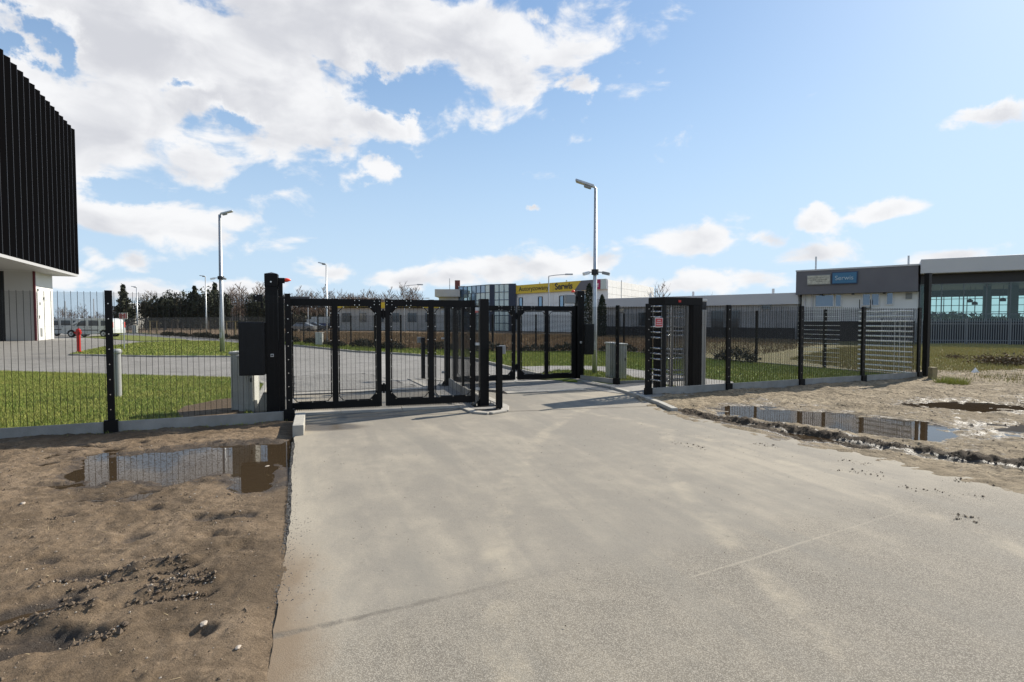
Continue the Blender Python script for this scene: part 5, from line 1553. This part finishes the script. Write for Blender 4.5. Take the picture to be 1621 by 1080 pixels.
MB().box((wS / 2, -.72, .5), (wS - .1, .04, .7)).build('panel', DIRTY, sg)
b = MB()
for z, x0_, x1_ in ((.66, .2, .9), (.5, .15, 1.1), (.36, .5, .8)):
    x = x0_ * wS / 1.25
    while x < x1_ * wS / 1.25: ww = rnd.uniform(.03, .09); b.box((x, -.742, z + rnd.uniform(-.01, .01)), (ww, .006, .05)); x += ww + .03
b.build('worn_lettering', mat('worn ink', (.14, .13, .10), .7), sg)
FR = mat('white window frame', (.7, .7, .68), .5)
GR = mat('reflecting window glass', (.16, .2, .25), .05, .5)
for xa, xb, z0, h, bars in ((1288, 1319, 2.85, 1.05, 0), (1320, 1331, 2.85, 1.05, 0), (1363, 1377, 2.9, 1.0, 0), (1377, 1391, 2.9, 1.0, 0), (1401, 1413, 2.95, 1.0, 0)):
    x0_, x1_ = fx(xa), fx(xb); window(w3, (x0_ + x1_) / 2, z0, x1_ - x0_, h, GR, FR, y=.16)
MB().box(((fx(1432) + fx(1442)) / 2, .12, 3.62), (fx(1442) - fx(1432), .1, .45)).build('vent_grille', GREYP, w3)
for px in (1273, 1284): MB().box((fx(px), .08, 2.0), (.11, .12, 3.9)).build('downpipe', FASC, w3)
x0_, x1_ = fx(1361), fx(1378)
b = MB(); b.box(((x0_ + x1_) / 2, -.15, 2.72), (x1_ - x0_, .5, .06)); b.box((x0_, -.35, 3.05), (.05, .05, .7)).box((x1_, -.35, 3.05), (.05, .05, .7)); b.build('window_bracket', BLACK, w3)
for px in (1300, 1350, 1399): MB().box((fx(px), -.3, 3.86), (.18, .25, .1)).build('soffit_lamp', DARK, w3)
for px, t in ((1285, 1.3), (1433, .9)): MB().tube([(fx(px), 1.0, 5.9), (fx(px), 1.0, 5.9 + t)], .07, 8).build('flue', GALV, w3)

MB().box((L3 / 2, -.12, .8), (L3 - .3, .3, 1.75)).build('dark_wall_foot', mat('dark wall foot', (.03, .03, .032), .8), w3)  # dark box along the foot of the front, likewise on the long building
MB().box((Lm / 2 - .5, -.05, .5), (Lm + .6, .2, 1.15)).build('dark_wall_foot', mat('dark wall foot', (.03, .03, .032)), lw_)
# ---- glazed showroom
A4, B4 = Vector((31.1, 42.45)), Vector((45.0, 33.0)); L4, a4 = wall_frame(A4, B4)
sh = tag(empty('glass_showroom', (A4.x, A4.y, -.1), a4), 'glazed showroom under a broad light grey roof fascia at the right edge', 'building')
DZ = 13
MB().box((L4 / 2, DZ / 2 - .3, 5.75), (L4 + .1, DZ + 1.2, 1.1)).build('roof_fascia', FASC, sh, bevel=.06)
MB().box((L4 / 2, DZ / 2, 4.85), (L4, DZ, .75)).build('dark_band', DARK, sh)
MB().box((L4 / 2, DZ / 2, .05), (L4, DZ, .1)).build('floor', CONC, sh)
MB().box((L4 / 2, -.05, .85), (L4, .35, 1.6)).build('sill_wall', mat('dark wall foot', (.03, .03, .032)), sh)
MB().box((.1, DZ / 2, 2.5), (.2, DZ - .3, 4.4)).build('side_wall', DGREY, sh)
npan = 13; pwid = L4 / npan
MUL = mat('slate mullion', (.12, .15, .16), .4)
for i in range(npan):
    for z0, z1 in ((1.66, 2.2), (2.2, 4.45)):
        MB().box(((i + .5) * pwid, .06, (z0 + z1) / 2), (pwid - .06, .02, z1 - z0 - .05)).build('pane', CLEAR, sh)
b = MB()
for i in range(npan + 1): b.box((i * pwid, .06, 2.68), (.07, .12, 3.52))
for z in (1.68, 2.2, 4.44): b.box((L4 / 2, .06, z), (L4, .1, .06))
b.build('front_mullions', MUL, sh)
b = MB(); yb = DZ - .1; nb = 30
for i in range(nb + 1): b.box((i * L4 / nb, yb, 2.6), (.06, .1, 3.6))
for z in (1.3, 1.9, 2.5, 3.1, 3.7): b.box((L4 / 2, yb, z), (L4, .09, .05))
b.build('rear_mullions', MUL, sh)
MB().box((L4 / 2, yb, .65), (L4, .15, 1.1)).box((L4 / 2, yb, 4.2), (L4, .16, .6)).build('rear_wall', DARK, sh)
for x, w in ((4.6, .45), (6.2, .6), (12.5, 2.6)): MB().box((x, 6.5, 2.4), (w, .5, 4.6)).build('interior_column', DGREY, sh)
for i, (x, y, z) in enumerate(((3.4, 5, 3.35), (3.9, 7, 3.2), (5.4, 5, 3.4), (7.0, 6, 3.4), (8.2, 5, 3.3), (8.6, 7, 2.9), (10, 6, 3.4), (9.3, 8, 3.5))):
    l_ = MB().tube([(x, y, z - .18), (x, y, z), (x, y, z + .1)], [.2, .2, .05], 10).build('pendant_lamp', DARK, sh); MB().tube([(x, y, z), (x, y, 4.5)], .015, 5).build('cord', DARK, l_)
MB().box((L4 / 2, yb + .2, 1.05), (L4 * .9, .05, .3)).build('teal_panel', TEAL, sh)

# ================================================================== TREES


def rtree_lines(seed, H, spread, n1=26, n2=7):
    q = random.Random(seed); segs = [((0, 0, 0), (0, 0, H * .9), H * .012)]
    for i in range(n1):
        z = H * (.25 + .7 * (i / n1)) + q.uniform(-.2, .2); a = q.uniform(0, 6.28); l = spread * (1.15 - .7 * i / n1) * q.uniform(.6, 1.1)
        e = Vector((math.cos(a) * l, math.sin(a) * l, z + l * q.uniform(.6, 1.3))); s_ = Vector((0, 0, z)); segs.append((s_, e, H * .0028))
        for j in range(n2):
            t = q.uniform(.3, 1); p_ = s_.lerp(e, t); a2 = q.uniform(0, 6.28); l2 = l * q.uniform(.25, .55)
            segs.append((p_, p_ + Vector((math.cos(a2) * l2 * .7, math.sin(a2) * l2 * .7, l2 * q.uniform(.5, 1.3))), H * .0014))
    return segs


def bare_tree_meshes(seed, H, spread):
    t = MB(); t.tube([(0, 0, -.2), (.05, 0, H * .4), (0, .05, H * .75), (0, 0, H * .97)], [H * .016, H * .012, H * .006, H * .002], 6)
    c = MB()
    for a, b_, r_ in rtree_lines(seed, H, spread)[1:]: c.tube([a, b_], [r_ * 1.9, r_ * 1.1], 3, False)
    return t, c


def leaf_cloud(seed, n, shape, size):
    q = np.random.RandomState(seed); pts = np.array([shape(q) for _ in range(n)])
    co = np.zeros((n, 3, 3))
    for k in range(3): co[:, k] = pts + q.normal(0, size, (n, 3))
    return co


def conifer_shape(H, R0):
    def f(q):
        tier = q.rand() ** .8; z = H * (.1 + .9 * tier); rr = R0 * (1 - tier) ** .8 * (.72 + .28 * math.sin(z * 5.0)) ; a = q.rand() * 6.283
        lump = 1 + .25 * math.sin(a * 3 + z); d = rr * lump * (q.rand() ** .35)
        return (math.cos(a) * d, math.sin(a) * d, z - d * .12)
    return f


def round_shape(H, R0):
    def f(q):
        while True:
            v_ = q.uniform(-1, 1, 3)
            n_ = (v_ ** 2).sum()
            if n_ < 1: break
        s_ = .75 + .3 * math.sin(v_[0] * 5 + v_[1] * 3) + .1 * math.sin(v_[2] * 9)
        return (v_[0] * R0 * s_, v_[1] * R0 * s_, H * .58 + v_[2] * H * .42 * s_)
    return f


protos = {}
for k in range(3):
    t, c = bare_tree_meshes(100 + k, 9, 2.0); protos['birch', k] = (t.mesh('trunk', BIRCH), c.mesh('crown', TWIG))
    t, c = bare_tree_meshes(200 + k, 8, 2.6); protos['bare', k] = (t.mesh('trunk', BARK), c.mesh('crown', TWIG))
    tr = MB().tube([(0, 0, -.2), (0, 0, 6)], [.16, .04], 6)
    protos['pine', k] = (tr.mesh('trunk', BARK), tri_mesh('crown', leaf_cloud(300 + k, 2200, conifer_shape(8, 2.3), .17), PINE))
    protos['round', k] = (tr.mesh('trunk', BARK), tri_mesh('crown', leaf_cloud(400 + k, 2400, round_shape(7.2, 2.6), .18), PINE))
    protos['brown', k] = (tr.mesh('trunk', BARK), tri_mesh('crown', leaf_cloud(500 + k, 2000, round_shape(7.2, 2.4), .18), PINEB))
NM = {'birch': ('birch_tree', 'bare birch with a pale trunk in the belt beyond the yard', 'birches in the tree belt'), 'bare': ('bare_tree', 'leafless brown tree in the belt beyond the yard', 'leafless trees in the tree belt'),
      'pine': ('pine_tree', 'pointed dark conifer in the belt beyond the yard', 'pointed conifers in the tree belt'), 'round': ('bushy_conifer', 'broad dark evergreen in the belt beyond the yard', 'broad evergreens in the tree belt'),
      'brown': ('brownish_conifer', 'brownish evergreen in the belt beyond the yard', 'brownish evergreens in the tree belt')}


LAB = {196: 'lone pointed dark conifer beside the small pale house, leftmost of the tree belt', 309: 'pointed conifer in the belt just left of the distant lamp post', 341: 'pointed conifer in the belt behind the lawn lamp post',
       203: 'low dark evergreen right in front of the small pale house', 190: 'lowest dark evergreen left of the lone pointed conifer', 232: 'brownish evergreen nearest to the small pale house', 290: 'shortest brownish evergreen left of the distant lamp post'}


def tree(kind, k, px, Y, sc):
    nm, lab, grp = NM[kind]; lab = LAB.get(px, lab)
    if kind == 'brown' and px in (272, 281): lab = 'brownish evergreen in the middle of the dark belt, one of a touching pair'
    if kind == 'round' and 250 < px < 265: lab = 'broad evergreen right of the gap behind the tree stake, one of a touching pair'
    if kind == 'round' and 300 < px < 351: lab = 'broad dark evergreen in the row between the distant and the lawn lamp posts'
    if kind == 'round' and px > 400: lab = 'broad dark evergreen in the clump behind the near gate pillar'
    r = tag(empty(nm, (xat(px, Y), Y, -.14), rnd.uniform(0, 6.28)), lab, 'tree', grp); r.scale = (sc * rnd.uniform(.9, 1.1), sc, sc * rnd.uniform(.92, 1.08))
    put('trunk', protos[kind, k][0], r); put('crown', protos[kind, k][1], r)


q = random.Random(5)
for px, kind, sc in [(196, 'pine', .92), (203, 'round', .72), (190, 'round', .55), (232, 'brown', .75), (240, 'bare', .8), (252, 'round', .82), (262, 'round', .9), (272, 'brown', .9), (281, 'brown', .84), (290, 'brown', .7), (301, 'round', .85),
                     (309, 'pine', .92), (318, 'round', .9), (330, 'round', .93), (341, 'pine', .95), (350, 'round', .9), (404, 'round', .8), (414, 'round', .85), (422, 'round', .78), (432, 'round', .8)]:
    tree(kind, q.randrange(3), px, q.uniform(104, 114), sc * 1.12)
for i in range(34): tree('birch', q.randrange(3), 352 + i * 3.0 + q.uniform(-2, 2), q.uniform(112, 130), q.uniform(.8, 1.0))
for i in range(46): tree('bare' if q.random() < .55 else 'birch', q.randrange(3), 458 + i * 4.6 + q.uniform(-3, 3), q.uniform(130, 160), q.uniform(.9, 1.16))
for i in range(16): tree('bare', q.randrange(3), 96 + i * 5.5 + q.uniform(-3, 3), q.uniform(120, 150), q.uniform(.42, .68) * (1 if i < 8 else .75))
for px, Y, s_ in ((1044, 75, .75), (1052, 80, .7), (1130, 82, .6), (1110, 90, .6)): tree('bare', q.randrange(3), px, Y, s_)


def mass(name, x0, x1, Y0, Y1, h0, h1, n, m, label=None, z=-.14, size=.35):
    q = np.random.RandomState(len(name) * 7 + n); x = q.uniform(x0, x1, n); y = q.uniform(Y0, Y1, n)
    top = h0 + (h1 - h0) * (.5 + fbm(x, y * 0, 9, .12, 4)); zz = z + top * q.rand(n) ** .8
    co = np.zeros((n, 3, 3)); base = np.stack([x, y, zz], -1)
    for k in range(3): co[:, k] = base + q.normal(0, size, (n, 3)) * (1, .6, 1.2)
    return tag(put(name, tri_mesh(name, co, m)), kind='stuff')


mass('far_wood', -110, -50, 150, 185, 3.5, 7.0, 26000, PINE)
mass('far_bare_wood', -95, -10, 165, 200, 4.5, 9.0, 60000, TWIG, size=.2)
mass('far_undergrowth', -115, -8, 118, 128, .8, 2.6, 16000, PINEB)
mass('wood_behind_showroom', 60, 190, 120, 150, 1.6, 3.6, 22000, PINE, size=.4)
# thuja columns before the workshop
for px, Y, h, w, lab in ((932.5, 56, 5.35, .55, 'tall dark columnar thuja left of the magenta sign'), (953, 58, 4.3, .45, 'shorter dark thuja right of the lamp post, before the workshop')):
    r = tag(empty('thuja', (xat(px, Y), Y, -.14)), lab, 'tree')
    def shp(q_, h=h, w=w):
        t_ = q_.rand(); a = q_.rand() * 6.283; rr = w * min(1, (1 - t_) * 3.2 + .05) ** .7 * (q_.rand() ** .3); return (math.cos(a) * rr, math.sin(a) * rr, .1 + t_ * h)
    MB().tube([(0, 0, 0), (0, 0, h * .9)], [.08, .02], 6).build('trunk', BARK, r)
    put('crown', tri_mesh('crown', leaf_cloud(int(px), 3800, shp, .06), THUJA), r)

# row of low shrubs inside the far fence
shr = []
for k in range(3):
    qq = np.random.RandomState(700 + k); n = 1100
    pts = np.stack([qq.uniform(-.95, .95, n), qq.uniform(-.3, .3, n), np.zeros(n)], -1)
    hh = .16 + .30 * (1 - (pts[:, 0] / 1.05) ** 2) * (.6 + .5 * np.sin(pts[:, 0] * 7 + k) ** 2); pts[:, 2] = hh * qq.rand(n) ** .5
    co = np.zeros((n, 3, 3))
    for j in range(3): co[:, j] = pts + qq.normal(0, .035, (n, 3))
    shr.append(tri_mesh('low_shrub', co, HEDGE))
run = split_run([tuple(Vector(p_) + Vector(o_)) for p_, o_ in zip(PERIM[1:8], ((-.6, -.7), (0, -.9), (-.1, -.9), (-.4, -.8), (-.5, -.8), (-.5, -.8), (-.4, -.9)))], 2.3)
extra = split_run([(10.4, 16.9), (5.3, 27.6)], 2.4)
for i, p_ in enumerate(run[1:] + extra[2:]):
    o = put('low_shrub', shr[i % 3], None, (p_[0] + rnd.uniform(-.3, .3), p_[1] + rnd.uniform(-.1, .1), .04))
    nx_ = (run[1:] + extra[2:])[min(i + 1, len(run[1:] + extra[2:]) - 1)]; o.rotation_euler = (0, 0, math.atan2(nx_[1] - p_[1], nx_[0] - p_[0])); s_ = rnd.uniform(.8, 1.15); o.scale = (s_, s_, s_ * rnd.uniform(.8, 1.2))
    tag(o, 'low dark leafy shrub in the row planted along the inside of the far mesh fence', 'shrub', 'low shrubs along the far fence')
# brown shrubs in the meadow on the right
for px, py, s_, lab in ((1568, 575, 1.0, 'dark brown shrub in the meadow before the palisade, left of its larger neighbour'), (1608, 578, 1.2, 'larger dark brown shrub in the meadow at the right edge'), (1512, 567, .6, 'small dry shrub in the meadow left of the other two')):
    p_ = gp(px, py); o = put('meadow_shrub', tri_mesh('meadow_shrub', leaf_cloud(px, 900, lambda q_: tuple(q_.normal(0, 1, 3) * (.34, .25, .10) + (0, 0, .14)), .035), mat('brown dry leaves', (.17, .11, .06), .9, 0, (.11, .09, .045), 5)), None, (p_[0], p_[1], -.05)); o.scale = (s_,) * 3
    tag(o, lab, 'shrub')
# litter
p_ = gp(1541, 592)
o = MB().add([(0, 0, 0), (.22, .02, .03), (.18, .16, .12), (.02, .14, .05), (.1, .05, .22)], [(0, 1, 4), (1, 2, 4), (2, 3, 4), (3, 0, 4)]).build('crumpled_litter', WHITE); o.location = (p_[0], p_[1], -.02); tag(o, 'crumpled white litter lying in the rough meadow', 'litter')
# tree stakes
for px, py, lab in ((243, 530, 'timber tree stake frame by the far fence on the left'), (366, 537.5, 'timber tree stake frame right of the lawn lamp post')):
    p_ = gp(px, py); r = tag(empty('tree_stake', (p_[0], p_[1], 0)), lab, 'tree stake')
    for s_ in (-1, 1): MB().box((s_ * .38, 0, .8), (.07, .07, 1.6)).build('stake', WOOD, r)
    MB().box((0, 0, 1.55), (1.1, .06, .08)).build('crossbar', WOOD, r)
# a few single stones on the soil
ST = mat('pale stone', (.38, .33, .27), .85, 0, (.38, .32, .26), 12, .3, 60)
for px, py, r_, lab in ((323, 990, .018, 'flat pale stone lying on the soil below the ruts'), (347, 723, .03, 'pale stone at the puddle edge by the drive'), (377, 1030, .012, 'small orange-tinted stone in the soil near the bottom left'), (36, 797, .02, 'pale stone on the soil at the left edge'), (423, 733, .022, 'white stone in the puddle next to the asphalt')):
    p_ = gp(px, py); z_ = float(zl(np.array([p_[0]]), np.array([p_[1]]))[0]); bm = bmesh.new(); bmesh.ops.create_icosphere(bm, subdivisions=2, radius=r_)
    for v_ in bm.verts: v_.co *= rnd.uniform(.85, 1.15)
    me = bpy.data.meshes.new('stone'); bm.to_mesh(me); bm.free(); me.materials.append(ST); o = put('stone', me, None, (p_[0], p_[1], z_ + r_ * .3), rnd.uniform(0, 3)); o.scale = (1.6, 1.0, .55); tag(o, lab, 'stone')
